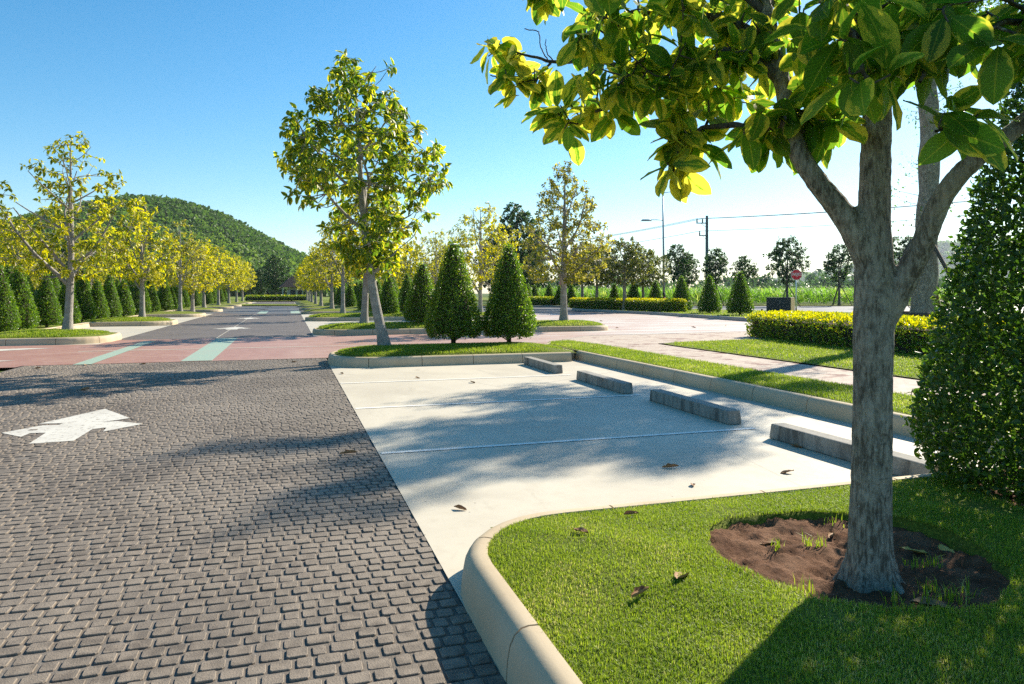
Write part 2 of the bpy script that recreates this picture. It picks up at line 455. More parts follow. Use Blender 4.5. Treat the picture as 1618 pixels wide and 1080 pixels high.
ST_BIG = [(0, 0), (.1, .38), (.25, .74), (.45, .98), (.62, 1.0), (.80, .80), (.93, .42), (1.0, 0)]
ST_MED = [(0, 0), (.2, .75), (.5, 1.0), (.8, .6), (1.0, 0)]
ST_SML = [(0, 0), (.5, 1.0), (1.0, 0)]
T_BIG = [leaf_template(ST_BIG, .27, .22, d, .22, s) for d, s in ((.12, .05), (.3, -.08), (.45, .1), (.2, -.03))]
T_MED = [leaf_template(ST_MED, .26, .3, d, .12, s) for d, s in ((.15, .05), (.4, -.05))]
T_SML = [leaf_template(ST_SML, .27, .35, .2)]
T_QUAD = [(np.array([(0, 0, 0), (.42, .5, .1), (0, 1, -.15), (-.42, .5, .1)]), np.array([(0, 1, 2), (0, 2, 3)]), np.array([(0, 0), (1, .5), (0, 1), (-1, .5)], float))]
T_BOX = [leaf_template(ST_MED, .30, .3, .15), leaf_template(ST_SML, .3, .3, .3)]

def frames(D, UP):
    D = D / (np.linalg.norm(D, axis=1)[:, None] + 1e-9)
    Nn = UP - (UP * D).sum(1)[:, None] * D
    Nn /= np.linalg.norm(Nn, axis=1)[:, None] + 1e-9
    X = np.cross(D, Nn)
    return X, D, Nn

class Leaves:
    def __init__(s): s.P = []; s.D = []; s.U = []; s.S = []; s.R = []
    def add(s, p, d, up, size, rnd, yel): s.P.append(p); s.D.append(d); s.U.append(up); s.S.append(size); s.R.append((rnd, yel))
    def arrays(s): return [np.array(a, float) for a in (s.P, s.D, s.U, s.S, s.R)]

def leaf_mesh(name, P, D, U, S, R, templates, smooth=False):
    n = len(P); X, Y, Z = frames(D, U)
    VV, FF, UV, RN, b = [], [], [], [], 0
    pick = np.arange(n) % len(templates)
    for ti, (tv, tf, tu) in enumerate(templates):
        ix = np.where(pick == ti)[0]
        if not len(ix): continue
        V = P[ix][:, None, :] + S[ix][:, None, None] * (tv[None, :, 0:1] * X[ix][:, None] + tv[None, :, 1:2] * Y[ix][:, None] + tv[None, :, 2:3] * Z[ix][:, None])
        F = tf[None] + (np.arange(len(ix)) * len(tv))[:, None, None] + b
        VV.append(V.reshape(-1, 3)); FF.append(F.reshape(-1, 3)); b += V.shape[0] * V.shape[1]
        UV.append(np.tile(tu[tf.ravel()], (len(ix), 1)))
        RN.append(np.repeat(R[ix], tf.size, axis=0))
    return mesh_np(name, np.vstack(VV), np.vstack(FF), {'UVMap': np.vstack(UV), 'rnd': np.vstack(RN)}, smooth=smooth)

# ------------------------------------------------------------------ trees
def unit(v): return v / (np.linalg.norm(v) + 1e-9)

def rosette(L, rng, tip, d, n, size, yel, droop, spread=.9):
    d = unit(d)
    a = np.cross(d, [0.3, 0.2, 1.0]); a = unit(a); b = np.cross(d, a)
    ph = rng.uniform(0, 6.28)
    for k in range(n):
        th = ph + k * 2.4
        rdir = a * math.cos(th) + b * math.sin(th)
        dr = d * rng.uniform(.05, .9) + rdir * spread * rng.uniform(.6, 1.3) + rng.normal(0, .22, 3) + np.array([0, 0, -1.0]) * droop * rng.uniform(.4, 1.3)
        up = d * .7 + np.array([0, 0, .8]) + rng.normal(0, .45, 3)
        s = size * rng.uniform(.6, 1.18)
        L.add(tip + rdir * .015 - d * rng.uniform(0, .10), dr, up, s, rng.uniform(), min(1, max(0, yel + rng.normal(0, .2))))

def make_tree(seed, H, r0, env, n_limbs, n_tips, size, per_tip, yel, droop, templates, lean=(0, 0), fork=None, gaps=.0, limb_el=.9, trunk_top=.93, sides=9):
    """returns (trunk mesh, crown mesh); env = [(z, radius)] ; local origin at the base"""
    rng = np.random.default_rng(seed)
    ez = np.array([e[0] for e in env]); er = np.array([e[1] for e in env])
    zc = ez[0]
    wood, nodes, nr = [], [], []
    ph = rng.uniform(0, 6, 2)
    def trunk_pt(s):
        return np.array([lean[0] * (1 - (1 - s) ** 2.4) + .035 * H / 5 * math.sin(4.2 * s + ph[0]) * s, lean[1] * (1 - (1 - s) ** 2.4) + .035 * H / 5 * math.sin(3.7 * s + ph[1]) * s, H * trunk_top * s])
    ss = np.linspace(0, 1, 26); tp = np.array([trunk_pt(s) for s in ss])
    tr = r0 * (1 - ss) ** .85 + .008
    tr[0] *= 1.55; tr[1] *= 1.15
    tp[0][2] -= .12
    wood.append(tube(tp, tr, sides))
    for p, r in zip(tp, tr):
        if p[2] > zc * .75: nodes.append(p); nr.append(r)
    limbs = []
    if fork:
        for az, z0, el, ln, rr in fork: limbs.append((az, z0, el, ln, rr))
    for k in range(n_limbs):
        z0 = zc * .85 + (H * .86 - zc * .85) * ((k + .5) / n_limbs) ** 1.05
        R = np.interp(min(H, z0 + .6), ez, er)
        limbs.append((k * 2.4 + rng.uniform(-.5, .5) + ph[0], z0, limb_el * rng.uniform(.7, 1.2), R * rng.uniform(.75, 1.1), None))
    for az, z0, el, ln, rr in limbs:
        s = z0 / (H * trunk_top); p0 = trunk_pt(min(.97, s))
        r = rr or max(.012, (r0 * (1 - min(.97, s)) ** .85) * .55)
        pts = [p0]; d = np.array([math.cos(az) * math.cos(el), math.sin(az) * math.cos(el), math.sin(el)])
        stp = ln / 6 / max(.35, math.cos(el))
        for j in range(7):
            d = unit(d + np.array([0, 0, .05 if el < 1 else -.02]) + rng.normal(0, .10, 3)); q_ = pts[-1] + d * stp
            if j > 1 and (q_[2] > ez[-1] or math.hypot(q_[0] - trunk_pt(min(1, q_[2] / H))[0], q_[1] - trunk_pt(min(1, q_[2] / H))[1]) > .9 * np.interp(q_[2], ez, er)): break
            pts.append(q_)
        pts = np.array(pts); rr_ = r * np.linspace(1, .22, len(pts)) + .004
        wood.append(tube(pts, rr_, 6))
        for p, q in zip(pts[1:], rr_[1:]): nodes.append(p); nr.append(q)
    nodes = np.array(nodes); nr = np.array(nr)
    L = Leaves(); cnt = 0; off = rng.uniform(0, 50, 3); guard = 0
    while cnt < n_tips and guard < n_tips * 30:
        guard += 1
        z = rng.uniform(ez[0], ez[-1]); R = np.interp(z, ez, er)
        if rng.uniform() > (R / er.max()) ** 1.3 + .04: continue
        az = rng.uniform(0, 2 * PI); q = math.sqrt(rng.uniform(.10, 1.0)); lump = 1 + .42 * noise.noise(Vector((math.cos(az) * 1.6 + off[0], math.sin(az) * 1.6 + off[1], z * .9)))
        c = trunk_pt(min(1, z / (H * trunk_top)))
        tip = np.array([c[0] + R * q * lump * math.cos(az), c[1] + R * q * lump * math.sin(az), z + rng.normal(0, .1)])
        if noise.noise(Vector(tip * 1.15 + off)) < gaps - .35: continue
        dd = nodes - tip; dist = np.linalg.norm(dd * np.array([1, 1, 1.15]), axis=1) + np.where(dd[:, 2] > .15, .5, 0)
        k = int(np.argmin(dist)); p0 = nodes[k]
        if np.linalg.norm(p0 - tip) > 1.6: continue
        mid = (p0 + tip) / 2 + np.array([0, 0, -.10 * np.linalg.norm(tip - p0)]) + rng.normal(0, .04, 3)
        tw = np.array([p0, mid, tip]); wood.append(tube(tw, np.array([min(nr[k] * .6, .016), .009, .004]), 4))
        if rng.uniform() < .55: nodes = np.vstack([nodes, mid]); nr = np.append(nr, .012)
        d = tip - mid
        out = unit(np.array([tip[0] - c[0], tip[1] - c[1], .25]))
        rosette(L, rng, tip, unit(d) + out * .5, per_tip + rng.integers(-2, 3), size, yel + .35 * (q - .6), droop)
        if rng.uniform() < .6: rosette(L, rng, (mid + tip) / 2, unit(d) + out * .3, max(2, per_tip // 2), size * .9, yel - .05, droop)
        cnt += 1
    V, F = join(wood)
    tm = mesh_np('trunk', V, F, smooth=True)
    cm = leaf_mesh('crown', *L.arrays(), templates)
    return tm, cm

def place_tree(name, meshes, mats, loc, label, cat='tree', group=None, rz=0.0, sc=1.0, stakes=0):
    t = empty(name, loc, rz); t.scale = (sc, sc, sc)
    tag(t, label, cat, group)
    tm, cm = meshes
    if not tm.materials: tm.materials.append(mats[0])
    if not cm.materials: cm.materials.append(mats[1])
    obj('trunk', tm, t); tag(obj('crown', cm, t), kind='stuff')
    return t

# ================================================================== THE SETTING
ORD = ['first', 'second', 'third', 'fourth', 'fifth', 'sixth', 'seventh', 'eighth', 'ninth', 'tenth', 'eleventh', 'twelfth', 'thirteenth', 'fourteenth', 'fifteenth', 'sixteenth', 'seventeenth', 'eighteenth', 'nineteenth', 'twentieth']
ORD += ['twenty-' + o for o in ORD[:9]] + ['thirtieth'] + ['thirty-' + o for o in ORD[:9]] + ['fortieth'] + ['forty-' + o for o in ORD[:9]] + ['fiftieth']

def sheet(name, pts, z, mat, parent=None, kind='structure', label=None):
    me = bpy.data.meshes.new(name); me.from_pydata([(p[0], p[1], z) for p in pts], [], [tuple(range(len(pts)))]); me.update()
    if me.polygons[0].normal.z < 0: me.flip_normals()
    o = obj(name, me, parent, None, (mat,))
    if parent is None: tag(o, label, kind=kind)
    return o

def rect(x0, y0, x1, y1): return [(x0, y0), (x1, y0), (x1, y1), (x0, y1)]

g = sheet('ground', [(5200 * math.cos(a), 5200 * math.sin(a)) for a in np.linspace(0, 2 * PI, 48, endpoint=False)], -.06, M['ground'], label='far green grassland reaching the horizon')

XL, XR = -5.08, .77
ROAD0, RED0, RED1 = -3.0, 16.4, 24.5
PITCH = .089

# --- the near brick carriageway: 300 nearest bricks are parts, the rest one joined part
road = sheet('road', rect(XL, ROAD0, XR + .02, RED0), -.0068, M['mortar'], label='dark brown brick-paved carriageway with a white arrow')
rng = np.random.default_rng(4)
rows = []
y = .1
while y < RED0 - .05:
    x = XL + rng.uniform(.0, .06)
    while x < XR - .03:
        w = rng.uniform(.070, .118)
        if x + w > XR + .012: w = XR + .012 - x
        if w > .04 and not (abs(x + w / 2 + 2.25) < .012):
            rows.append((x + w / 2, y + PITCH / 2 + rng.normal(0, .0025), w - rng.uniform(.011, .020), PITCH - rng.uniform(.011, .018), rng.normal(0, .0014), rng.normal(0, .018)))
        x += w
    y += PITCH
BR = np.array(rows)
px, py, pz = proj(np.column_stack([BR[:, 0], BR[:, 1], np.zeros(len(BR))]))
vis = (px > -10) & (px < 1628) & (py < 1085) & (pz > .3)
kerbside = (BR[:, 0] < .66)
order = np.argsort(-np.where(vis & kerbside, py, -1))
near_ix = set(order[:300].tolist())
keep = np.array([i for i in range(len(BR)) if i not in near_ix and (px[i] > -2200) and (pz[i] > .2)])

def brick_arrays(B, simple=False):
    hx, hy, zt, ro = B[:, 2] / 2, B[:, 3] / 2, B[:, 4], B[:, 5]
    c = .007
    sgn = [(1, -1, 0), (1, 1, 0), (1, 1, 1), (-1, 1, 1), (-1, 1, 0), (-1, -1, 0), (-1, -1, 1), (1, -1, 1)]
    def ring(inset, z):
        out = []
        for sx, sy, k in sgn:
            X = sx * (hx - inset - (c if k else 0)); Y = sy * (hy - inset - (0 if k else c))
            out.append(np.stack([B[:, 0] + X * np.cos(ro) - Y * np.sin(ro), B[:, 1] + X * np.sin(ro) + Y * np.cos(ro), z + 0 * X], -1))
        return np.stack(out, 1)
    V = np.concatenate([ring(0, -.02 + zt * 0), ring(0.0003, zt - .0026), ring(.0026, zt)], 1)
    F = []
    for r in (0, 8):
        for j in range(8):
            k = (j + 1) % 8; F += [(r + j, r + k, r + 8 + k), (r + j, r + 8 + k, r + 8 + j)]
    F += [(16, 16 + j, 17 + j) for j in range(1, 7)]
    F = np.array(F)
    FF = F[None] + (np.arange(len(B)) * 24)[:, None, None]
    return V.reshape(-1, 3), FF.reshape(-1, 3)
V, F = brick_arrays(BR[keep])
tag(obj('bricks', mesh_np('bricks', V, F), road, None, (M['brick'],)), kind='stuff')
bv, bf = brick_arrays(np.array([[0, 0, .080, .074, 0, 0]]))
bme = mesh_np('brick', bv, bf); bme.materials.append(M['brick'])
for i in order[:300]:
    b = BR[i]
    o = obj('brick', bme, road, (b[0], b[1], b[4])); o.rotation_euler = (rng.normal(0, .010), rng.normal(0, .010), b[5]); o.scale = (b[2] / .080, b[3] / .074, 1)

# arrow painted on the bricks
AR = [(-2.2, 10.0), (-1.76, 9.17), (-2.0, 8.98), (-1.86, 9.0), (-1.55, 8.72), (-1.86, 8.36), (-1.88, 8.6), (-2.0, 8.55), (-2.02, 7.93), (-2.39, 7.9), (-2.41, 8.47), (-2.56, 8.5), (-2.58, 8.3), (-2.85, 8.6), (-2.58, 8.95), (-2.42, 8.93), (-2.40, 9.03), (-2.65, 9.08)]
def arrow(cx, cy, z, s=1.0):
    return sheet('arrow_marking', [((p[0] + 2.2) * s + cx, (p[1] - 9) * s + cy) for p in AR], z, M['white_paint'], road)
arrow(-2.2, 9.0, .0031)

# --- far stretches of the carriageway and the red crossings
road2 = sheet('road', rect(XL, RED1, XR, 170), -.004, M['roadfar'], label='brick-paved carriageway running on to the green hill')
for yy in (31.5, 43.6, 66, 79):
    o = arrow(-2.2, yy, .006, 1.15); o.parent = road2
sheet('centre_joint', rect(-2.265, RED1, -2.235, 120), .002, M['conc2'], road2)
cross = sheet('cross_street', [(-60, 15.4), (-5.1, 16.1), (XL, RED0), (XR, RED0), (5.9, 16.5), (6.6, 17.7), (8.6, 19.9), (15.5, 20.5), (42, 24), (42, 70), (12.4, 70), (12.4, 25.2), (XR, 24.9), (XR, RED1), (XL, RED1), (XL - .1, 22.7), (-60, 21.5)], .004, M['red'], label='red stamped concrete cross street with green stripes')
def stripe(x0, x1, y0, y1): sheet('green_stripe', rect(x0, y0, x1, y1), .009, M['green_paint'], cross)
stripe(-4.17, -3.84, 16.3, 23.6); stripe(-2.2, -1.58, 16.45, 24.45)
sheet('pale_joint', rect(-5, 19.95, 5, 20.08), .0075, M['conc2'], cross)
for p in ([(-9, 20.3), (-6.95, 20.7), (-5.9, 21.45), (-6.6, 21.5), (-9, 21.2)], [(-7.5, 17.2), (-6.2, 17.3), (-5.6, 17.72), (-6.2, 17.8), (-7.5, 17.6)]):
    sheet('arrow_marking', p, .009, M['white_paint'], cross)
for k, (y0, y1) in enumerate(((53.4, 61.4), (90.2, 98.2))):
    sheet('crossing_band', rect(XL, y0, XR, y1), .003, M['red'], road2)
    sheet('green_stripe', rect(-2.2, y0, -1.58, y1), .008, M['green_paint'], road2)
    sheet('green_stripe', rect(.1, y0, XR, y1), .008, M['green_paint'], road2)

# --- concrete lots
lot = sheet('parking_lot', rect(XR, 3.0, 6.2, 14.6), .004, M['conc'], label='pale concrete parking bays beside the brick road')
for yy in (6.45, 9.05, 11.65):
    sheet('stall_line', rect(XR + .02, yy - .035, 4.75, yy + .035), .009, M['line_paint'], lot)
lotr = sheet('parking_lot', rect(XR, RED1 + .2, 12.4, 125), .002, M['conc2'], label='concrete parking bays beyond the red crossing, right of the road')
lotl = sheet('parking_lot', rect(-8.4, 22.4, XL, 125), .002, M['conc2'], label='concrete parking bays on the left of the road')
for yy in list(np.arange(29.6, 37, 2.6)) + list(np.arange(42.7, 50, 2.6)):
    sheet('stall_line', rect(XR, yy - .05, 5.2, yy + .05), .007, M['line_paint'], lotr)
for yy in (29.0, 31.6, 40.9, 43.5): sheet('stall_line', rect(-8.2, yy - .05, XL, yy + .05), .007, M['line_paint'], lotl)

# --- kerbs
PROF = [(0, -.02), (.006, .08), (.016, .135), (.034, .172), (.060, .194), (.09, .2), (.128, .198), (.135, .18), (.135, -.02)]
def path_resample(P, step, closed=False):
    P = np.array(P, float)
    if closed: P = np.vstack([P, P[:1]])
    seg = np.linalg.norm(np.diff(P, axis=0), axis=1); s = np.concatenate([[0], np.cumsum(seg)])
    n = max(2, int(round(s[-1] / step)) + 1); t = np.linspace(0, s[-1], n)
    return np.column_stack([np.interp(t, s, P[:, 0]), np.interp(t, s, P[:, 1])]), s[-1]

def kerb(parent, P, closed=False, stone=1.0, mat='kerb', h=1.0, pieces=True, z0=0.0, name='kerb_stone'):
    """P runs with the planting on its left; stones are laid along it with open joints"""
    Q, ln = path_resample(P, .05, closed)
    T = np.gradient(Q, axis=0)
    if closed: T[0] = T[-1] = Q[1] - Q[-2]
    T /= np.linalg.norm(T, axis=1)[:, None] + 1e-9
    Nn = np.column_stack([-T[:, 1], T[:, 0]])
    ns = max(1, int(round(ln / stone))); out = []
    pr = np.array(PROF) * np.array([1, h]); k = len(pr)
    idx = np.linspace(0, len(Q) - 1, ns + 1).astype(int)
    allp = []
    for a, b in zip(idx[:-1], idx[1:]):
        ii = list(range(a, b + 1))
        turn = np.abs(np.cross(T[a], T[b])) > .02 or (T[a] @ T[b]) < .9
        if not turn: ii = [a, b]
        C = Q[ii].copy(); C[0] = C[0] + T[ii[0]] * .006; C[-1] = C[-1] - T[ii[-1]] * .006
        V = np.concatenate([np.column_stack([C[:, 0] + Nn[ii, 0] * d, C[:, 1] + Nn[ii, 1] * d, np.full(len(C), z + z0)])[:, None] for d, z in pr], 1)
        m = len(C)
        i0 = np.arange(m - 1)[:, None] * k; j = np.arange(k - 1)[None]
        F = np.stack([i0 + j, i0 + k + j, i0 + k + j + 1, i0 + j + 1], -1).reshape(-1, 4)
        allp.append((V.reshape(-1, 3), F, m))
    def build(items):
        mb = MB()
        for V, F, m in items:
            b = len(mb.v); mb.add(V, F.tolist())
            mb.f.append(tuple(b + i for i in range(k))); mb.f.append(tuple(b + (m - 1) * k + i for i in range(k))[::-1])
        me = mb.mesh(name, True); me.materials.append(M[mat])
        caps = [p for p in me.polygons if len(p.vertices) == k]
        for p in caps: p.use_smooth = False
        return me
    if pieces:
        for it in allp: out.append(obj(name, build([it]), parent))
    else: out.append(obj('kerb', build(allp), parent))
    for o in out:
        es = o.modifiers.new('split', 'EDGE_SPLIT'); es.split_angle = rad(50)
    return out

def rrect(x0, y0, x1, y1, r, corners=(1, 1, 1, 1), n=9):
    """counter-clockwise rounded rectangle, from the lower left; corners: ll, lr, ur, ul"""
    P = []
    for (cx, cy, sx, sy, a0), on in zip(((x0, y0, 1, 1, PI), (x1, y0, -1, 1, 1.5 * PI), (x1, y1, -1, -1, 0), (x0, y1, 1, -1, .5 * PI)), corners):
        if not on: P.append((cx, cy)); continue
        for t in np.linspace(0, .5 * PI, n):
            P.append((cx + sx * r + r * math.cos(a0 + t), cy + sy * r + r * math.sin(a0 + t)))
    return P

def mound(name, P, z0, hgt, inset=.10, label=None, spine=None, rings=7):
    """lawn swelling inside its kerb: rings from the outline to a spine"""
    Q, _ = path_resample(P, .25, True); Q = Q[:-1]
    c0 = Q.mean(0); ext = Q.max(0) - Q.min(0)
    half = min(ext) / 2
    ax = 0 if ext[0] > ext[1] else 1
    S = Q.copy()
    S[:, 1 - ax] = c0[1 - ax]; lo, hi = Q[:, ax].min() + half, Q[:, ax].max() - half
    S[:, ax] = np.clip(Q[:, ax], lo, hi)
    d = S - Q; dn = np.linalg.norm(d, axis=1)[:, None] + 1e-9
    V = []; n = len(Q)
    for r in range(rings):
        t = r / (rings - 1)
        p = Q + d * (inset / dn + t * (1 - inset / dn))
        z = z0 + hgt * (1 - (1 - t) ** 2)
        V.append(np.column_stack([p, np.full(n, z)]))
    F = []
    for r in range(rings - 1):
        for j in range(n):
            k = (j + 1) % n; F.append((r * n + j, r * n + k, (r + 1) * n + k, (r + 1) * n + j))
    o = obj(name, mesh_np(name, np.vstack(V), np.array(F), smooth=True), None, None, (M['lawn'],))
    tag(o, label, kind='structure')
    def zf(x, y):
        q = np.array([x, y]); s = q.copy(); s[1 - ax] = c0[1 - ax]; s[ax] = min(max(q[ax], lo), hi)
        t = max(0, 1 - np.linalg.norm(q - s) / half)
        return z0 + hgt * (1 - (1 - t) ** 2)
    return o, zf

# ------------------------------------------------------------------ grass blades
def blades(name, P, size, seed, parent=None, label=None, patch=1.2, wscale=1.0):
    """short tapered blades standing at the points P"""
    rng = np.random.default_rng(seed); n = len(P)
    az = rng.uniform(0, 2 * PI, n); tilt = rng.uniform(.1, 1.0, n) * 1.0
    h = size * rng.uniform(.5, 1.25, n); w = .0016 * wscale * rng.uniform(.8, 1.4, n) * (size / .03)
    D = np.stack([np.cos(az), np.sin(az), np.zeros(n)], -1); W = np.stack([-np.sin(az), np.cos(az), np.zeros(n)], -1)
    Zv = np.array([0, 0, 1.0])
    b = P
    m1 = P + D * (h * .25 * tilt)[:, None] + Zv * (h * .55)[:, None]
    tip = P + D * (h * .85 * tilt)[:, None] + Zv * (h * (1 - .35 * tilt))[:, None]
    V = np.stack([b - W * w[:, None], b + W * w[:, None], m1 - W * (w * .8)[:, None], m1 + W * (w * .8)[:, None], tip], 1).reshape(-1, 3)
    T = np.array([(0, 1, 3), (0, 3, 2), (2, 3, 4)])
    F = (T[None] + (np.arange(n) * 5)[:, None, None]).reshape(-1, 3)
    uv = np.array([(0, 0), (1, 0), (0, .5), (1, .5), (.5, 1)], float)[T.ravel()]
    x_, y_ = P[:, 0], P[:, 1]
    pn = .5 * np.sin(x_ * 1.9 + 1.3 * np.sin(y_ * 1.1)) * np.sin(y_ * 2.3 + .5 + np.sin(x_ * 1.7)) + .35 * np.sin(5.1 * x_ + 2 + np.sin(3.1 * y_)) * np.sin(5.7 * y_ + np.sin(4.3 * x_)) + .25 * np.sin(13 * x_ + 2 * np.sin(7 * y_)) * np.sin(12 * y_ + 1)
    R = np.stack([np.clip(rng.uniform(0, 1, n) * .75 + .12 + .45 * pn, 0, 1), np.clip(rng.uniform(0, .86, n) + .30 * np.clip(pn - .12, 0, .6), 0, 1)], -1)
    o = obj(name, mesh_np(name, V, F, {'UVMap': np.tile(uv, (n, 1)), 'rnd': np.repeat(R, 9, axis=0)}), parent, None, (M['grass'],))
    tag(o, label, kind='stuff')
    return o

# ------------------------------------------------------------------ near island: lawn, soil ring, kerb
NI = rrect(XR + .0, 1.2, 6.6, 3.9, .72, (1, 0, 0, 1))
PIT = (2.53, 2.72, .64); BED = (4.75, 2.86, .84)
def pit_d(X, Y):
    a = np.arctan2(Y - PIT[1], X - PIT[0])
    return np.hypot((X - PIT[0]), (Y - PIT[1])) / (PIT[2] * (1 + .03 * np.sin(3 * a + 1) + .02 * np.sin(7 * a) + .012 * np.sin(17 * a)))
def bed_d(X, Y):
    a = np.arctan2(Y - BED[1], X - BED[0])
    return np.hypot(X - BED[0], Y - BED[1]) / (BED[2] * (1 + .08 * np.sin(4 * a) + .05 * np.sin(9 * a + 2)))
def lawn_z(X, Y):
    edge = np.minimum(np.minimum(X - XR, 3.9 - Y), Y - 1.2)
    k = np.clip((edge - .12) / .7, 0, 1) ** .8
    return .183 + k * (.055 + .012 * np.sin(X * 3.1 + 1) * np.sin(Y * 3.7) + .008 * np.sin(X * 11) * np.sin(Y * 9 + 1))
def in_rr(X, Y, x0, y0, y1, r):
    ok = (X > x0) & (Y > y0) & (Y < y1)
    for cy, s in ((y0 + r, -1), (y1 - r, 1)):
        bad = (X < x0 + r) & ((Y - cy) * s > 0) & (np.hypot(X - x0 - r, Y - cy) > r)
        ok &= ~bad
    return ok
gx = np.arange(.85, 6.6, .03); gy = np.arange(1.24, 3.9, .03)
GX, GY = np.meshgrid(gx, gy)
GZ = lawn_z(GX, GY)
d = pit_d(GX, GY); GZ -= .16 * np.clip((1.02 - d) / .10, 0, 1)
d2 = bed_d(GX, GY); GZ -= .05 * np.clip((1.0 - d2) / .15, 0, 1)
V = np.stack([GX, GY, GZ], -1).reshape(-1, 3)
nx, ny = len(gx), len(gy)
q = (np.arange(ny - 1)[:, None] * nx + np.arange(nx - 1)[None]).ravel()
F = np.stack([q, q + 1, q + nx + 1, q + nx], -1)
cen = V[F].mean(1); F = F[in_rr(cen[:, 0], cen[:, 1], XR + .09, 1.27, 3.84, .63)]
lawn0 = tag(obj('lawn', mesh_np('lawn', V, F, smooth=True), None, None, (M['lawn'],)), 'near lawn island with a soil ring round the big tree', kind='structure')
kerb(lawn0, [(6.3, 3.9)][:0] + [p for p in NI[::1]][:0] + [(5.95, 3.9)] + [(x, 3.9) for x in (4.0, 2.0)] + NI[-9:][0:] + NI[:9] + [(3.0, 1.2), (6.0, 1.2)], stone=1.02)
# soil
def soil_patch(name, c, r, z0, amp, seed, label, dfun):
    s = .018; n = int(r * 1.25 / s)
    ax = (np.arange(-n, n + 1)) * s
    X, Y = np.meshgrid(ax + c[0], ax + c[1])
    Z = np.empty_like(X)
    for i in range(X.shape[0]):
        for j in range(X.shape[1]):
            p = Vector((X[i, j] * 5, Y[i, j] * 5, seed))
            Z[i, j] = z0 + amp * noise.noise(p) + amp * .7 * noise.noise(p * 2.7) + amp * .55 * noise.noise(p * 7.1)
    D = dfun(X, Y); Z += .10 * np.clip(D - .85, 0, .3) ** 1.2
    V = np.stack([X, Y, Z], -1).reshape(-1, 3); k = X.shape[1]
    q = (np.arange(X.shape[0] - 1)[:, None] * k + np.arange(k - 1)[None]).ravel()
    F = np.stack([q, q + 1, q + k + 1, q + k], -1); cd = D.ravel()[F].mean(1); F = F[cd < 1.06]
    return tag(obj(name, mesh_np(name, V, F, smooth=True), None, None, (M['soil'],)), label, kind='structure')
soil_patch('soil', PIT, PIT[2], .172, .030, 1.0, 'ring of bare brown soil round the big tree', pit_d)
soil_patch('soil', BED, BED[2], .19, .016, 7.0, 'bare soil strewn with litter under the big clipped cone', bed_d)
rng = np.random.default_rng(11)
def scatter(x0, y0, x1, y1, n): return rng.uniform(x0, x1, n), rng.uniform(y0, y1, n)
X, Y = scatter(.85, 1.3, 6.0, 3.85, 430000)
ppx, ppy, pzz = proj(np.column_stack([X, Y, np.full(len(X), .2)]))
ok = in_rr(X, Y, XR + .128, 1.34, 3.775, .60) & (pit_d(X, Y) > 1.0) & (bed_d(X, Y) > .98) & (ppx > -60) & (ppx < 2000) & (ppy < 1400) & (pzz > .8)
dens = np.clip(1.25 - pzz / 9, .4, 1); ok &= rng.uniform(size=len(X)) < dens
thin = np.array([noise.noise(Vector((a * 2.3, b * 2.3, .7))) for a, b in zip(X[ok], Y[ok])]); sel = np.where(ok)[0][thin < rng.uniform(.05, .7, len(thin))]
PG = np.column_stack([X[sel], Y[sel], lawn_z(X[sel], Y[sel]) - .004])
blades('grass', PG, .024, 21, label='short bright grass of the near lawn island')
# a few weeds in the soil ring
Xw, Yw = scatter(PIT[0] - .6, PIT[1] - .6, PIT[0] + .6, PIT[1] + .6, 260)
cl = rng.uniform(size=(14, 2)) * 1.0 - .5
P = np.vstack([np.column_stack([PIT[0] + c[0] + rng.normal(0, .02, 16), PIT[1] + c[1] + rng.normal(0, .02, 16), np.full(16, .172)]) for c in cl])
P = P[pit_d(P[:, 0], P[:, 1]) < .98]
blades('grass', P, .075, 22, label='sparse grass tufts sprouting in the soil ring', wscale=.6)

# ------------------------------------------------------------------ mid island and the strip beside the bays
MI = rrect(XR, 13.95, 5.72, 16.35, .95, (1, 0, 0, 1))
lawn1, zf1 = mound('lawn', rrect(XR, 13.95, 5.95, 16.35, .95, (1, 0, 0, 1)), .185, .13, label='lawn island with leaning tree and two clipped cones')
path = [(5.9, 16.35), (3, 16.35)] + MI[-9:] + MI[:9] + [(3, 13.95), (5.72, 13.95)]
kerb(lawn1, path, stone=1.02)
STRIP = [(6.0, 3.9), (7.3, 3.9), (7.3, 15.6), (7.15, 17.6), (6.4, 17.3), (5.9, 16.4), (5.95, 14.3)]
strip = sheet('lawn', [(6.05, .5), (7.3, .5), (7.3, 15.6), (7.15, 17.6), (6.5, 17.4), (6.05, 16.5)], .19, M['lawn'], label='narrow lawn strip between parking bays and walkway')
kerb(strip, [(5.95, 14.35), (5.95, 3.95)][::1], stone=1.02)
kerb(strip, [(6.55, 17.5), (5.9, 16.4), (5.82, 14.4)], stone=1.0, h=.97)
walk = sheet('walkway', [(7.3, 0), (8.9, 0), (8.9, 15.9), (9.0, 16.2), (14, 16.9), (30, 18.6), (30, 21.6), (15.4, 20.45), (8.6, 19.85), (7.05, 18.2), (7.15, 17.6), (7.3, 15.6)], .165, M['walk'], label='worn pink paver walkway curving past the lawns')
kerb(walk, [(7.1, 18.25), (8.6, 19.9), (15.4, 20.5), (30, 21.7)][::-1], stone=1.2, mat='greykerb', h=.86, pieces=False)
lawn2 = sheet('lawn', [(8.9, 0), (17, 0), (17, 17.2), (12.5, 16.75), (9.4, 16.2), (9.0, 15.9), (8.9, 15.2)], .185, M['lawn'], label='broad lawn between the walkway and the golden hedge')
lawn3 = sheet('lawn', [(17, -5), (40, -5), (36, 22.4), (30, 21), (17, 19.5)], .150, M['lawn'], label='lawn behind the golden hedge')

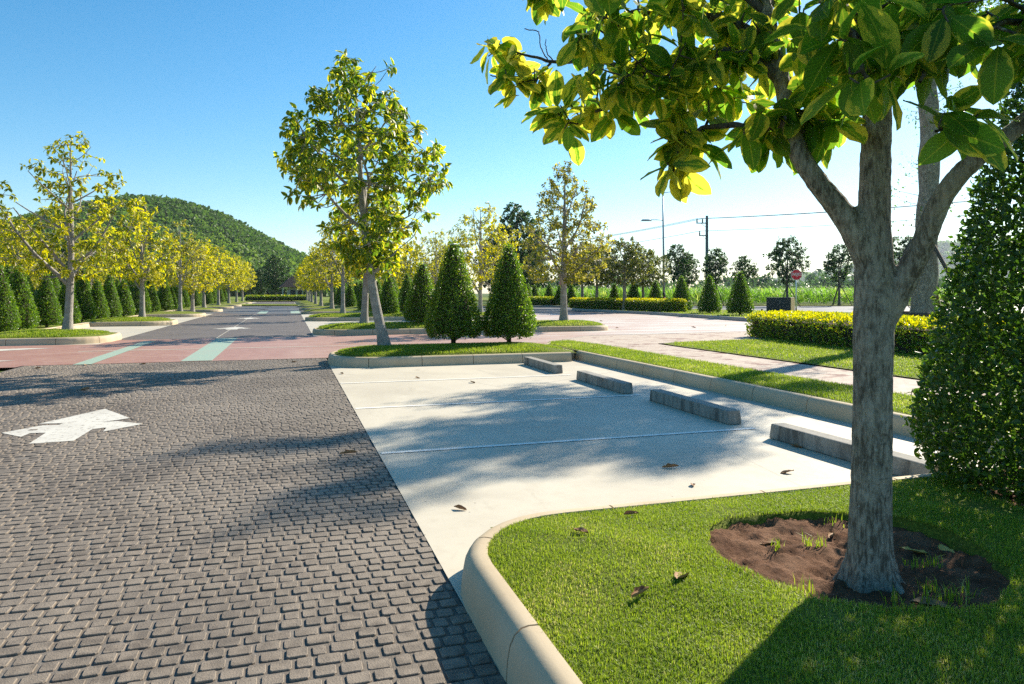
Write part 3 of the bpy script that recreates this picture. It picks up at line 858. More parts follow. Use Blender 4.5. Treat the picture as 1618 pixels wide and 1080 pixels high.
def lawn_blades(P_poly, n, z, size, seed, label, zfun=None, excl=None, wscale=1.0):
    P = np.array(P_poly); x0, y0 = P.min(0); x1, y1 = P.max(0)
    r = np.random.default_rng(seed); X = r.uniform(x0, x1, n); Y = r.uniform(y0, y1, n)
    ins = np.zeros(n, bool); j = len(P) - 1
    for i in range(len(P)):
        c = ((P[i, 1] > Y) != (P[j, 1] > Y)) & (X < (P[j, 0] - P[i, 0]) * (Y - P[i, 1]) / (P[j, 1] - P[i, 1] + 1e-12) + P[i, 0]); ins ^= c; j = i
    a, b, c = proj(np.column_stack([X, Y, np.full(n, z)])); ins &= (a > -80) & (a < 1700) & (c > .5)
    X, Y = X[ins], Y[ins]
    Zz = np.array([zfun(x, y) for x, y in zip(X, Y)]) if zfun else np.full(len(X), z)
    blades('grass', np.column_stack([X, Y, Zz - .004]), size, seed, label=label, wscale=wscale)
lawn_blades([(6.17, 4.2), (7.26, 4.2), (7.26, 15.6), (7.1, 17.5), (6.5, 17.3), (6.15, 16.4)], 36000, .19, .05, 31, 'grass of the narrow strip behind the wheel stops', wscale=1.3)
lawn_blades([(8.96, 7), (12.4, 7), (13, 16.6), (9.4, 16.1), (8.96, 15.3)], 30000, .185, .055, 32, 'grass of the broad lawn before the golden hedge', wscale=1.6)
lawn_blades(rrect(XR + .21, 14.16, 5.85, 16.2, .8, (1, 0, 0, 1)), 30000, .2, .05, 33, 'grass of the lawn island under the leaning tree', zf1, wscale=1.5)

# ------------------------------------------------------------------ wheel stops
WSL = ['concrete wheel stop partly behind the big tree trunk', 'concrete wheel stop with a dark stained near end, second from the trunk', 'streaked concrete wheel stop, third from the big trunk', 'streaked concrete wheel stop beside the island kerb, farthest of the near four']
for k, (y0, y1) in enumerate(((4.1, 5.98), (6.7, 8.57), (9.22, 11.02), (11.93, 13.75))):
    mb = MB().box((0, 0, .075), (.17, y1 - y0, .15), top=.97)
    o = obj('wheel_stop', mb.mesh('wheel_stop'), None, (4.66 + (.0, .04, .0, -.02)[k], (y0 + y1) / 2, .006), (M['stop'],)); o.rotation_euler = (0, 0, (.012, -.02, -.015, -.01)[k])
    bevelled(o, .012); tag(o, WSL[k], 'wheel stop', 'wheel stops of the near bays')

# ------------------------------------------------------------------ islands along the road
TREES = []
RI = [24.95, 37.8, 50.7, 61.7, 74.6, 87.5, 98.6, 111.4]
LI = [22.8, 34.7, 46.7, 58.7, 70.7, 82.7, 94.7, 106.7]
for i, y0 in enumerate(RI):
    P = rrect(XR + .02, y0, 12.1, y0 + 2.5, 1.0)
    o, zf = mound('lawn', P, .185, .17, label=f'{ORD[i]} lawn island right of the road beyond the crossing')
    kerb(o, P, True, 1.3, pieces=i < 2)
    if i < 2: lawn_blades(rrect(XR + .24, y0 + .2, 11.9, y0 + 2.3, .85), 16000, .2, .06, 41 + i, f'grass of the {ORD[i]} lawn island right of the road', zf, wscale=2.2)
for i, y0 in enumerate([12.0] + LI):
    P = rrect(-8.6, y0, XL + .04, y0 + 3.3, 1.15, (0, 1, 1, 0))
    o, zf = mound('lawn', P, .185, .15, label=('lawn island at the frame edge before the crossing, left of the road' if i == 0 else f'{ORD[i-1]} lawn island left of the road beyond the crossing'))
    kerb(o, P[:-1] + [P[-1]], False, 1.2, pieces=i in (0, 1, 2))
    if i in (1, 2): lawn_blades([(-8.6, y0 + .2), (XL - .9, y0 + .2), (XL - .3, y0 + 1), (XL - .3, y0 + 2.3), (XL - .9, y0 + 3.1), (-8.6, y0 + 3.1)], 12000, .2, .06, 51 + i, f'grass of the {ORD[i-1]} lawn island left of the road', zf, wscale=2.2)
backl = sheet('lawn', rect(-40, 22.0, -8.2, 130), .17, M['lawn'], label='long lawn under the rows of clipped cones on the left')
kerb(backl, [(-8.2, 130), (-8.2, 22.3), (-40, 21.8)][::-1], stone=1.5, pieces=False)
mids = sheet('lawn', rect(5.9, 27.3, 7.1, 125), .17, M['lawn'], label='thin lawn spine between facing bays on the right')
endl = sheet('lawn', rect(-40, 128, 60, 260), .12, M['lawn'], label='lawn at the far end of the road')

# plaza edge and planting strip on the right
PS = [(22.2, 24.5), (22.3, 30), (23.4, 42), (22.4, 54.5), (23.6, 57.5), (28, 58), (34, 44), (40, 30), (41, 24)]
pst = sheet('lawn', PS, .17, M['lawn'], label='planting strip with hedge, cones and sign past the plaza')
kerb(pst, [(26, 58), (23.6, 57.4), (22.3, 54.5), (23.3, 42), (22.2, 30), (22.1, 24)], stone=1.4, mat='greykerb', h=1.0, pieces=True)
lawn_blades([(22.6, 26), (23.6, 42), (22.7, 54), (28, 56), (34, 42), (38, 28)], 12000, .17, .10, 61, 'grass of the planting strip past the plaza', wscale=2.5)
pst2 = sheet('lawn', [(20, 70), (23, 78), (30, 96), (48, 78), (36, 66), (26, 68)], .16, M['lawn'], label='far planting strip with low hedge beyond the plaza')
kerb(pst2, [(27, 90), (23, 78), (20, 70), (26, 68), (36, 66)], stone=1.6, mat='greykerb', pieces=False)
A, B, C, D = cw(-60, 50), cw(260, 50), cw(260, 80), cw(-60, 80)
pub = sheet('road', [A, B, C, D][:4], .006, M['asphalt'], label='grey public road between planting strip and cane field')
A, B, C, D = cw(-60, 79), cw(260, 79), cw(260, 90), cw(-60, 90)
sheet('verge', [A, B, C, D], .10, M['lawn'], label='grass verge along the cane field')

# ------------------------------------------------------------------ cane field
rng = np.random.default_rng(77)
pts, scl = [], []
Z = 85.0
while Z < 420:
    step = .75 + (Z - 85) * .018
    xs = np.arange(-.02 * Z, .86 * Z, step * .9)
    for X in xs:
        pts.append(cw(X + rng.normal(0, .2 * step), Z + rng.normal(0, .25 * step))); scl.append(rng.uniform(.8, 1.12) * (1 + min(.6, (Z - 85) / 400)))
    Z += step * 1.1
pts = np.array(pts); scl = np.array(scl)
def cane_template(seed):
    r = np.random.default_rng(seed); VV, FF, UV, b = [], [], [], 0
    for k in range(15):
        az = r.uniform(0, 2 * PI); z0 = r.uniform(.2, 1.5); ln = r.uniform(.9, 1.5); el = r.uniform(.9, 1.4); w = r.uniform(.03, .05)
        p = np.array([r.normal(0, .15), r.normal(0, .15), z0]); D = np.array([math.cos(az), math.sin(az)]); Wd = np.array([-math.sin(az), math.cos(az), 0])
        rows = []
        for j in range(5):
            t = j / 4; ww = w * (1 - t) ** .7 + .004
            rows.append((p - Wd * ww, p + Wd * ww)); e = el - t * r.uniform(1.2, 2.3); p = p + np.array([D[0] * math.cos(e), D[1] * math.cos(e), math.sin(e)]) * ln / 4
        for a, bb in rows: VV += [a, bb]; UV += [(0, 0), (1, 0)]
        for j in range(4): i = b + 2 * j; FF += [(i, i + 1, i + 3), (i, i + 3, i + 2)]
        b += 10
    return np.array(VV), np.array(FF), np.array(UV, float)
VV, FF, UV, RN, b = [], [], [], [], 0
for t in range(6):
    tv, tf, tu = cane_template(t); ix = np.arange(len(pts))[t::6]
    a = rng.uniform(0, 2 * PI, len(ix)); ca, sa = np.cos(a), np.sin(a)
    V = np.stack([tv[None, :, 0] * ca[:, None] - tv[None, :, 1] * sa[:, None], tv[None, :, 0] * sa[:, None] + tv[None, :, 1] * ca[:, None], np.tile(tv[:, 2], (len(ix), 1))], -1) * scl[ix][:, None, None] + pts[ix][:, None, :]
    VV.append(V.reshape(-1, 3)); FF.append((tf[None] + (np.arange(len(ix)) * len(tv))[:, None, None] + b).reshape(-1, 3)); b += len(ix) * len(tv)
    UV.append(np.tile(tu[tf.ravel()], (len(ix), 1))); RN.append(np.repeat(rng.uniform(0, 1, (len(ix), 2)) * np.array([1, .95]), tf.size, axis=0))
cane = obj('cane_field', mesh_np('cane_field', np.vstack(VV), np.vstack(FF), {'UVMap': np.vstack(UV), 'rnd': np.vstack(RN)}), None, None, (M['cane'],))
tag(cane, 'tall bright green sugar cane field behind the road', 'field', kind='stuff')

# ------------------------------------------------------------------ wooded hill and far ridges
def ridge(name, prof, dist, depth, seed, label, step, nclump, csize, tint='leaf_hill', rough=3.0, back=.6):
    """prof: (px, py) silhouette as seen at the given distance; the hill falls away before and behind it"""
    pxs = np.array([p[0] for p in prof], float); pys = np.array([p[1] for p in prof], float)
    X0, X1 = (pxs[0] - 809) / 1120 * dist, (pxs[-1] - 809) / 1120 * dist
    xs = np.arange(X0, X1, step); zs = np.arange(-depth, depth * back + step, step)
    def hz(X, dz):
        top = EYE + (463 - np.interp(X / dist * 1120 + 809, pxs, pys)) / 1120 * dist
        t = np.clip(np.where(dz < 0, -dz / depth, dz / (depth * back)), 0, 1)
        return np.maximum(-1, top * (1 - t ** 1.6) ** 1.1)
    GX, GD = np.meshgrid(xs, zs); H = hz(GX, GD)
    nz = np.array([noise.noise(Vector((x / (rough * 14), y / (rough * 14), seed))) for x, y in zip(GX.ravel(), GD.ravel())]).reshape(GX.shape)
    H = H + nz * rough * np.clip(H / 15, 0, 1)
    V = np.array([cw(x, dist + dz, h) for x, dz, h in zip(GX.ravel(), GD.ravel(), H.ravel())])
    k = len(xs); q = (np.arange(len(zs) - 1)[:, None] * k + np.arange(k - 1)[None]).ravel()
    F = np.stack([q, q + 1, q + k + 1, q + k], -1)
    o = tag(obj(name, mesh_np(name, V, F, smooth=True), None, None, (M['ground'],)), label, kind='structure')
    if nclump:
        r = np.random.default_rng(int(seed * 10)); L = Leaves()
        X = r.uniform(X0, X1, nclump); Dz = r.uniform(-depth * .97, depth * .12, nclump)
        hh = hz(X, Dz)
        Ps, Ds, Us, Ss, Rs = [], [], [], [], []
        for x, dz, h in zip(X, Dz, hh):
            if h < .5: continue
            nzv = noise.noise(Vector((x / (rough * 14), dz / (rough * 14), seed))) * rough
            s = csize * r.uniform(.6, 1.35); c = np.array(cw(x, dist + dz, h + nzv * min(1, h / 15) + s * .25)); m = 22
            v = r.normal(0, 1, (m, 3)); v /= np.linalg.norm(v, axis=1)[:, None]; v[:, 2] = np.abs(v[:, 2]) * .9 - .15
            Ps.append(c + v * s * .55 * r.uniform(.75, 1.05, (m, 1)) * np.array([1, 1, 1.05])); Ds.append(r.normal(0, 1, (m, 3)) + np.array([0, 0, -.5])); Us.append(v + r.normal(0, .35, (m, 3)))
            Ss.append(s * r.uniform(.28, .5, m)); t = r.uniform(); y_ = np.clip(.35 + .9 * noise.noise(Vector((x / 60, dz / 60, 2.0))) + r.normal(0, .25), 0, 1)
            Rs.append(np.column_stack([np.clip(t + r.normal(0, .15, m), 0, 1), np.full(m, y_)]))
        cm = leaf_mesh('forest', np.vstack(Ps), np.vstack(Ds), np.vstack(Us), np.concatenate(Ss), np.vstack(Rs), T_QUAD)
        f = obj('forest', cm, None, None, (M[tint],)); tag(f, label.replace('hill', 'trees covering the hill').replace('ridge', 'trees covering the ridge') if 'hill' in label or 'ridge' in label else label, 'forest', kind='stuff')
    return o
ridge('hill', [(-330, 462), (-150, 458), (0, 444), (80, 412), (120, 386), (150, 362), (180, 338), (205, 325), (230, 319), (260, 319), (300, 326), (345, 343), (400, 370), (440, 389), (478, 406), (520, 424), (560, 440), (640, 462)], 430, 190, 3.3, 'rounded green wooded hill at the end of the road', 9, 17000, 4.6, rough=4)
ridge('ridge', [(1180, 462), (1300, 440), (1400, 412), (1480, 393), (1540, 391), (1640, 398), (1800, 418), (2000, 440), (2200, 462)], 2600, 500, 5.1, 'blue hazy ridge beyond the cane field', 45, 3500, 34, rough=10)

# ================================================================== CLIPPED CONES AND HEDGES
def make_cone(seed, H, R, n, ls, z0=.12, templates=T_SML, core=True, inner=.25, jut=.02, yel=.35):
    """a clipped evergreen cone: trunk with twigs, a dark twiggy core and a shell of leaves"""
    rng = np.random.default_rng(seed)
    def rad_at(t): return R * ((1 - t) ** .82 * (1 - .06 * t)) * np.clip(.72 + t / .12 * .28, 0, 1) + .015
    t = 1 - np.sqrt(1 - rng.uniform(0, .999, n)); t = np.clip(t, 0, 1)
    az = rng.uniform(0, 2 * PI, n); dep = 1 - inner * rng.uniform(0, 1, n) ** 2.2
    off = rng.uniform(0, 40)
    lump = np.array([1 + .07 * noise.noise(Vector((math.cos(a) * 2.1 + off, math.sin(a) * 2.1, u * 4.0))) + .04 * noise.noise(Vector((math.cos(a) * 6, math.sin(a) * 6 + off, u * 12))) for a, u in zip(az, t)])
    r = rad_at(t) * dep * lump + rng.normal(0, jut, n)
    z = z0 + t * H + rng.normal(0, .02, n)
    P = np.column_stack([r * np.cos(az), r * np.sin(az), z])
    out = np.column_stack([np.cos(az), np.sin(az), np.full(n, R / H + .1)])
    D = out * .7 + rng.normal(0, .75, (n, 3)) + np.array([0, 0, .25]); U = out + rng.normal(0, .45, (n, 3))
    S = ls * rng.uniform(.65, 1.25, n)
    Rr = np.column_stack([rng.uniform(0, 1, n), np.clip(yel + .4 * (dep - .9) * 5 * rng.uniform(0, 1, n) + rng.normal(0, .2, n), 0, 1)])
    fol = leaf_mesh('foliage', P, D, U, S, Rr, templates); fol.materials.append(M['leaf_box'])
    mb = MB()
    tt = np.linspace(0, .95, 8)
    mb.tube([(0, 0, -.05 + (z0 + H) * u) for u in tt], [.05 * (1 - u) * R / .7 + .01 for u in tt], 7)
    for k in range(46):
        u = rng.uniform(.03, .85); a = rng.uniform(0, 6.28); zz = z0 + u * H; rr = rad_at(u) * .86
        mb.tube([(0, 0, max(.05, zz - rr * .5)), (rr * .5 * math.cos(a + .2), rr * .5 * math.sin(a + .2), zz - rr * .12), (rr * math.cos(a), rr * math.sin(a), zz)], [.014, .009, .004], 4, False)
    if core:
        ring = []
        for u in np.linspace(.04, .93, 9):
            ring.append([(rad_at(u) * .70 * math.cos(a), rad_at(u) * .70 * math.sin(a), z0 + u * H) for a in np.linspace(0, 2 * PI, 12, endpoint=False)])
        Vc = [p for q in ring for p in q]
        mb.add(Vc, [(i * 12 + j, i * 12 + (j + 1) % 12, (i + 1) * 12 + (j + 1) % 12, (i + 1) * 12 + j) for i in range(8) for j in range(12)])
    st = mb.mesh('stem'); st.materials.append(M['twig'])
    return st, fol

def place_cone(meshes, loc, label, group, rz=0.0, sc=(1, 1, 1)):
    t = empty('topiary_cone', loc, rz); t.scale = sc; tag(t, label, 'topiary', group)
    obj('stem', meshes[0], t); tag(obj('foliage', meshes[1], t), kind='stuff')
    return t

# the big near cone
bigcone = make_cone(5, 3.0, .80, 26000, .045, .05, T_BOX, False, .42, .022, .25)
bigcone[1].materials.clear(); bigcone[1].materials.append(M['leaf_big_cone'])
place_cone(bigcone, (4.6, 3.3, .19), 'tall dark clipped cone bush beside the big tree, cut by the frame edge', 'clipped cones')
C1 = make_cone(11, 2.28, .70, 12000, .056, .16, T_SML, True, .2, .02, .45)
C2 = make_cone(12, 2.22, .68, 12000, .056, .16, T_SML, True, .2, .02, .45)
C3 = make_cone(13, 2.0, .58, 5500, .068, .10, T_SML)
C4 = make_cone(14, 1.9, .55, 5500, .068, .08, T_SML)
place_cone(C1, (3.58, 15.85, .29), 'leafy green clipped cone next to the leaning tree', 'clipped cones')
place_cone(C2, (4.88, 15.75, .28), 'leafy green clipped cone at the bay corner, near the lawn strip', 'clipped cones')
# soil under them
for cx, cy, lab in ((3.58, 15.85, 'soil patch under the cone next to the leaning tree'), (4.88, 15.75, 'soil patch under the cone at the bay corner')):
    P_ = [(cx + .55 * (1 + .15 * math.sin(3 * a + cx)) * math.cos(a), cy + .42 * (1 + .12 * math.sin(5 * a)) * math.sin(a)) for a in np.linspace(0, 2 * PI, 24, endpoint=False)]
    me = bpy.data.meshes.new('soil'); me.from_pydata([(cx, cy, zf1(cx, cy) + .05)] + [(p[0], p[1], zf1(*p) + .004) for p in P_], [], [(0, i + 1, (i + 1) % 24 + 1) for i in range(24)]); me.update()
    tag(obj('soil', me, None, None, (M['soil'],)), lab, kind='structure')
rng = np.random.default_rng(91)
# left rows
k = 0
YL = [26.6, 28.4, 30.9, 33.2, 36.0, 38.4, 41.0, 43.6, 46.4, 49.0, 51.6, 54.4, 57.4, 60.4, 63.6, 67, 71, 75, 79, 83.5, 88, 93, 98, 104, 110]
for j, y_ in enumerate(YL):
    s = rng.uniform(.92, 1.14)
    place_cone((C3, C4)[j % 2], (-8.85 + rng.normal(0, .1), y_ + rng.normal(0, .15), .16), f'{ORD[j]} clipped cone of the front row left of the road', 'clipped cones', rng.uniform(0, 6), (s, s, s * rng.uniform(.95, 1.1)))
for j, y_ in enumerate([29.6, 32.0, 34.6, 37.4, 39.8, 42.4, 45.2, 48, 50.6, 53, 56, 59, 62, 66, 70, 74]):
    s = rng.uniform(.98, 1.2)
    place_cone((C4, C3)[j % 2], (-10.4 + rng.normal(0, .1), y_ + rng.normal(0, .15), .16), f'{ORD[j]} clipped cone of the rear row left of the road', 'clipped cones', rng.uniform(0, 6), (s, s, s * rng.uniform(1.0, 1.12)))
# right islands and spine
RC = [(4.55, 26.35, 1.12, 'broad clipped cone on the island just beyond the red crossing')]
place_cone(C3, (4.75, 26.3, .33), RC[0][3], 'clipped cones', 1.0, (1.28, 1.28, 1.12))
for j, y_ in enumerate([39.2, 41.8, 44.4, 47.0, 49.6, 52, 62.9, 65.6, 68.4, 71.6, 75.8, 80, 85, 89]):
    s = rng.uniform(1.0, 1.2)
    place_cone((C4, C3)[j % 2], (5.6 + (.9 if j % 2 else -.6) + rng.normal(0, .1), y_, .22), f'{ORD[j]} clipped cone along the bay spine right of the road', 'clipped cones', rng.uniform(0, 6), (s, s, s * 1.05))
# planting strip cones (seen against the cane)
for j, (px_, Z_, h_) in enumerate(((1169.5, 41.6, 2.62), (1121, 45.5, 2.62), (1077, 50, 2.55), (1036, 54, 2.45), (1001, 58, 2.3), (971, 62, 2.3), (903, 72, 2.3), (884, 74, 2.3), (868, 80, 2.4), (845, 84, 2.5), (833, 80, 2.6))):
    p = at(px_, 0, Z_)
    labs = ['clipped cone with browning sides in the planting strip, by the grey cabinet', 'smooth green cone second from the grey cabinet', 'clipped cone at the end of the yellow-topped low hedge', 'clipped cone just behind the lamp post foot', 'slim clipped cone fifth from the cabinet, behind the low hedge', 'slim clipped cone sixth from the cabinet, behind the low hedge', 'far clipped cone beside the farther red sign', 'far clipped cone just left of the farther red sign', 'far clipped cone behind the far low hedge', 'far cone second in line behind the far low hedge', 'far cone half hidden by the corner cone']
    sw = h_ / 2.05
    place_cone((C3, C4)[j % 2], (p.x, p.y, .15), labs[j], 'clipped cones', rng.uniform(0, 6), (sw * 1.12, sw * 1.12, sw))

def make_hedge(name, axis, width, height, n, ls, label, seed, loc_z=.17, mat='leaf_hedge', yel_top=.85, yel_side=.42):
    """clipped hedge along a polyline axis [(x, y)]: leaf shell over a twiggy core"""
    rng = np.random.default_rng(seed)
    A_ = np.array(axis, float); seg = np.linalg.norm(np.diff(A_, axis=0), axis=1); s = np.concatenate([[0], np.cumsum(seg)])
    def pt(u): return np.column_stack([np.interp(u, s, A_[:, 0]), np.interp(u, s, A_[:, 1])])
    def tn(u): d = pt(np.minimum(u + .05, s[-1])) - pt(np.maximum(u - .05, 0)); return d / (np.linalg.norm(d, axis=1)[:, None] + 1e-9)
    per = 2 * height + width
    u = rng.uniform(-.0, s[-1], n); q = rng.uniform(0, per, n)
    kind = np.where(q < height, 0, np.where(q < height + width, 1, 2))
    lat = np.where(kind == 0, -width / 2, np.where(kind == 2, width / 2, q - height - width / 2))
    z = np.where(kind == 1, height, np.where(kind == 0, q, q - height - width))
    ne = n // 12; u[:ne] = np.where(rng.uniform(size=ne) < .5, 0, s[-1]); lat[:ne] = rng.uniform(-width / 2, width / 2, ne); z[:ne] = rng.uniform(0, height, ne)
    rr = .16 * np.clip((z / height - .75) / .25, 0, 1) ** 2
    lat = np.sign(lat) * np.maximum(0, np.abs(lat) - rr * (kind != 1))
    p = pt(u); t = tn(u); nn = np.column_stack([-t[:, 1], t[:, 0]])
    bulge = np.array([.05 * noise.noise(Vector((a * 1.7, b * 1.7, c * 2 + seed))) for a, b, c in zip(p[:, 0], p[:, 1], z)])
    zz = z + np.where(kind == 1, bulge, 0) - .10 * (kind == 1) * (np.abs(lat) / (width / 2)) ** 6
    out2 = nn * np.sign(lat)[:, None]
    P = np.column_stack([p + nn * lat[:, None] + out2 * bulge[:, None], zz + loc_z]) + rng.normal(0, .025, (n, 3))
    P[:ne, :2] += np.where(u[:ne] > .1, 1, -1)[:, None] * t[:ne] * rng.uniform(-.02, .08, (ne, 1))
    out = np.where((kind == 1)[:, None], np.array([[0, 0, 1.0]]), np.column_stack([out2, np.full(n, .25)]))
    D = out * .8 + rng.normal(0, .6, (n, 3)) + np.array([0, 0, .4]); U = out + rng.normal(0, .5, (n, 3))
    topness = np.clip((z / height - .78) / .22, 0, 1)
    R_ = np.column_stack([rng.uniform(0, 1, n), np.clip(yel_side + (yel_top - yel_side) * topness + rng.normal(0, .2, n), 0, 1)])
    h = empty(name, (*pt(np.array([s[-1] / 2]))[0], loc_z)); tag(h, label, 'hedge')
    P -= np.array(h.location)
    fm = leaf_mesh('foliage', P, D, U, ls * rng.uniform(.65, 1.25, n), R_, T_SML); fm.materials.append(M[mat])
    tag(obj('foliage', fm, h), kind='stuff')
    mb = MB(); us = np.linspace(.05, s[-1] - .05, 24); c = pt(us) - np.array(h.location[:2]); tt = tn(us); n2 = np.column_stack([-tt[:, 1], tt[:, 0]])
    w2 = width / 2 - .10
    rows_ = []
    for i in range(24):
        for a, b in ((-w2, .02), (-w2, height - .14), (w2, height - .14), (w2, .02)): rows_.append((c[i, 0] + n2[i, 0] * a, c[i, 1] + n2[i, 1] * a, b))
    fs = [(i * 4 + j, i * 4 + (j + 1) % 4, (i + 1) * 4 + (j + 1) % 4, (i + 1) * 4 + j) for i in range(23) for j in range(4)] + [(0, 1, 2, 3), (95, 94, 93, 92)]
    me = mb.add(rows_, fs).mesh('branches'); me.materials.append(M['twig']); obj('branches', me, h)
    return h
make_hedge('hedge', [(14.0, 17.8), (13.55, 15.5), (13.25, 13), (13.2, 9), (13.2, 4)], 2.0, .66, 26000, .085, 'broad golden-topped clipped hedge behind the big trunk', 3)
hp = [at(910, 0, 60.5), at(1000, 0, 54), at(1072, 0, 48.6)]
make_hedge('hedge', [(p.x, p.y) for p in hp], 1.3, .80, 12000, .12, 'long low yellow-green hedge in the planting strip before the cones', 4, yel_top=.85, yel_side=.35)
hp = [at(835, 0, 78), at(876, 0, 74)]
make_hedge('hedge', [(p.x, p.y) for p in hp], 1.2, .80, 3500, .15, 'short far hedge left of the farther red sign', 6, yel_top=.6, yel_side=.2)
make_hedge('hedge', [(-7, 129), (4, 130)], 1.5, .8, 2500, .25, 'low hedge closing the far end of the road', 8, yel_top=.5, yel_side=.2)

# ================================================================== TREES
mid = make_tree(101, 6.6, .108, [(1.75, .55), (2.3, .85), (2.8, 1.15), (3.25, 1.8), (3.8, 2.0), (4.5, 1.75), (5.2, 1.2), (5.9, .75), (6.5, .35)], 17, 620, .175, 7, .36, .7, T_MED, lean=(-.62, .1), gaps=.17, limb_el=.55, sides=12)
place_tree('ficus_tree', mid, (M['bark_pale'], M['leaf_mid']), (1.98, 15.4, .27), 'tall leaning green and yellow tree on the island by the parking bays', group='trees lining the road')
TL1 = make_tree(102, 6.1, .12, [(1.7, .9), (2.5, 2.0), (3.4, 2.3), (4.3, 1.7), (5.2, 1.0), (6.05, .45)], 16, 330, .16, 7, .45, .55, T_MED, lean=(.12, .1), fork=[(PI * .9, 1.35, .95, 1.5, .065)], gaps=.22, limb_el=.7)
TL2 = make_tree(103, 5.3, .12, [(1.55, .9), (2.2, 1.55), (3.0, 1.75), (3.9, 1.4), (4.6, .9), (5.25, .3)], 11, 300, .20, 7, .62, .6, T_SML, fork=[(2.6, 1.2, 1.0, .8, .055)])
TL3 = make_tree(104, 5.6, .11, [(1.6, .8), (2.4, 1.35), (3.2, 1.5), (4.2, 1.15), (5.0, .7), (5.5, .3)], 11, 170, .20, 6, .5, .6, T_SML, gaps=.15)
TL4 = make_tree(105, 5.6, .13, [(1.5, 1.0), (2.3, 1.75), (3.2, 1.9), (4.2, 1.5), (5.0, .9), (5.55, .3)], 11, 320, .21, 7, .66, .6, T_SML, fork=[(.8, 1.2, 1.0, .9, .06), (3.4, 1.3, 1.0, .8, .05)])
lt = [(TL1, -6.42, 'leaf_yellow', 'bark_pale', 'tall sparse yellow-green tree on the first island left of the road', .25, 1), (TL2, -6.5, 'leaf_yellow', 'bark_pale', 'dense bright yellow forked tree on the second island left of the road', 0, 1),
      (TL3, -6.5, 'leaf_bronze', 'bark_pale', 'thin bronze-leaved tree on the third island left of the road', 1, 1.05), (TL4, -6.4, 'leaf_yellow', 'bark_pale', 'thick-trunked yellow tree on the fourth island left of the road', 0, 1),
      (TL2, -6.4, 'leaf_yellow', 'bark_pale', 'yellow tree on the fifth island left of the road', 2, 1.1), (TL4, -6.4, 'leaf_yellow', 'bark_pale', 'yellow tree on the sixth island left of the road', 3, 1.05), (TL2, -6.4, 'leaf_yellow', 'bark_pale', 'yellow tree on the seventh island left of the road', 4, 1.15), (TL4, -6.4, 'leaf_yellow', 'bark_pale', 'yellow tree on the eighth island left of the road', 5, 1.1)]
for (ms, x_, lm, bm, lab, rz, sc), y0 in zip(lt, LI):
    place_tree('ficus_tree', ms, (M[bm], M[lm]), (x_, y0 + 1.75, .3), lab, group='trees lining the road', rz=rz, sc=sc)
place_tree('ficus_tree', TL4, (M['bark_pale'], M['leaf_yellow']), (-6.4, 53.6, .17), 'yellow tree between the third and fourth islands left of the road', group='trees lining the road', rz=4, sc=.95)
# second row behind the left cones
for j, (x_, y_, ms, sc, rz) in enumerate(((-12.6, 27.5, TL4, .92, 1), (-13.2, 33.5, TL2, 1.0, 2), (-12.8, 40, TL4, .95, 3), (-13.0, 47, TL3, 1.0, 4), (-13, 55, TL4, .95, 5), (-13, 64, TL2, 1, .5), (-13, 75, TL4, 1, 1.5), (-13, 88, TL2, 1.1, 2.5), (-17, 36, TL4, 1.05, .3), (-17.5, 46, TL2, 1.2, 5.2), (-18, 58, TL4, 1.15, 2.2))):
    place_tree('ficus_tree', ms, (M['bark_pale'], M['leaf_yellow']), (x_, y_, .15), f'{ORD[j]} yellow tree standing behind the left rows of cones', group='trees behind the left cones', rz=rz, sc=sc)
# right side of the road
TR2 = make_tree(106, 5.6, .13, [(1.7, .8), (2.4, 1.5), (3.2, 1.8), (4.0, 1.5), (4.8, 1.0), (5.5, .35)], 12, 290, .22, 7, .6, .6, T_SML, lean=(.1, 0), fork=[(.5, 1.9, .9, .9, .06)])
rt = [(2.6, TR2, 1.0, 'forked tree on the first island beyond the crossing, right of the road', 0), (2.75, TL3, 1.05, 'slim tree on the second island beyond the crossing, right of the road', 1), (2.9, TL2, 1.05, 'yellow tree on the third island right of the road', 1.3), (2.6, TL4, 1.0, 'yellow tree on the fourth island right of the road', 2.1), (2.6, TL2, 1.1, 'yellow tree on the fifth island right of the road', 3.0), (2.6, TL4, 1.05, 'yellow tree on the sixth island right of the road', 4.2), (2.6, TL2, 1.15, 'yellow tree on the seventh island right of the road', 5.2), (2.6, TL4, 1.1, 'yellow tree on the eighth island right of the road', .8)]
for (x_, ms, sc, lab, rz), y0 in zip(rt, RI):
    place_tree('ficus_tree', ms, (M['bark_pale'], M['leaf_yellow']), (x_, y0 + 1.3, .34), lab, group='trees lining the road', rz=rz, sc=sc)
TBR = make_tree(107, 6.45, .145, [(1.55, 1.2), (2.2, 1.9), (3.0, 2.1), (3.8, 1.8), (4.6, 1.35), (5.5, .9), (6.3, .4)], 18, 640, .155, 7, .5, .6, T_SML, gaps=.05, limb_el=.7)
TBR2 = make_tree(108, 6.4, .12, [(1.6, 1.1), (2.5, 2.0), (3.4, 2.3), (4.4, 1.9), (5.4, 1.3), (6.2, .6)], 14, 560, .17, 7, .65, .6, T_SML, fork=[(2.4, 1.0, 1.05, 1.0, .055)], gaps=.1)
place_tree('ficus_tree', TBR, (M['bark_pale'], M['leaf_bronze']), (10.45, 26.35, .33), 'bronze-leaved conical tree at the plaza end of the first right island', group='trees at the plaza end of the islands')
place_tree('ficus_tree', TBR2, (M['bark_pale'], M['leaf_yellow']), (10.4, 39.1, .33), 'pale forked yellow tree seen between the two corner cones', group='trees at the plaza end of the islands')
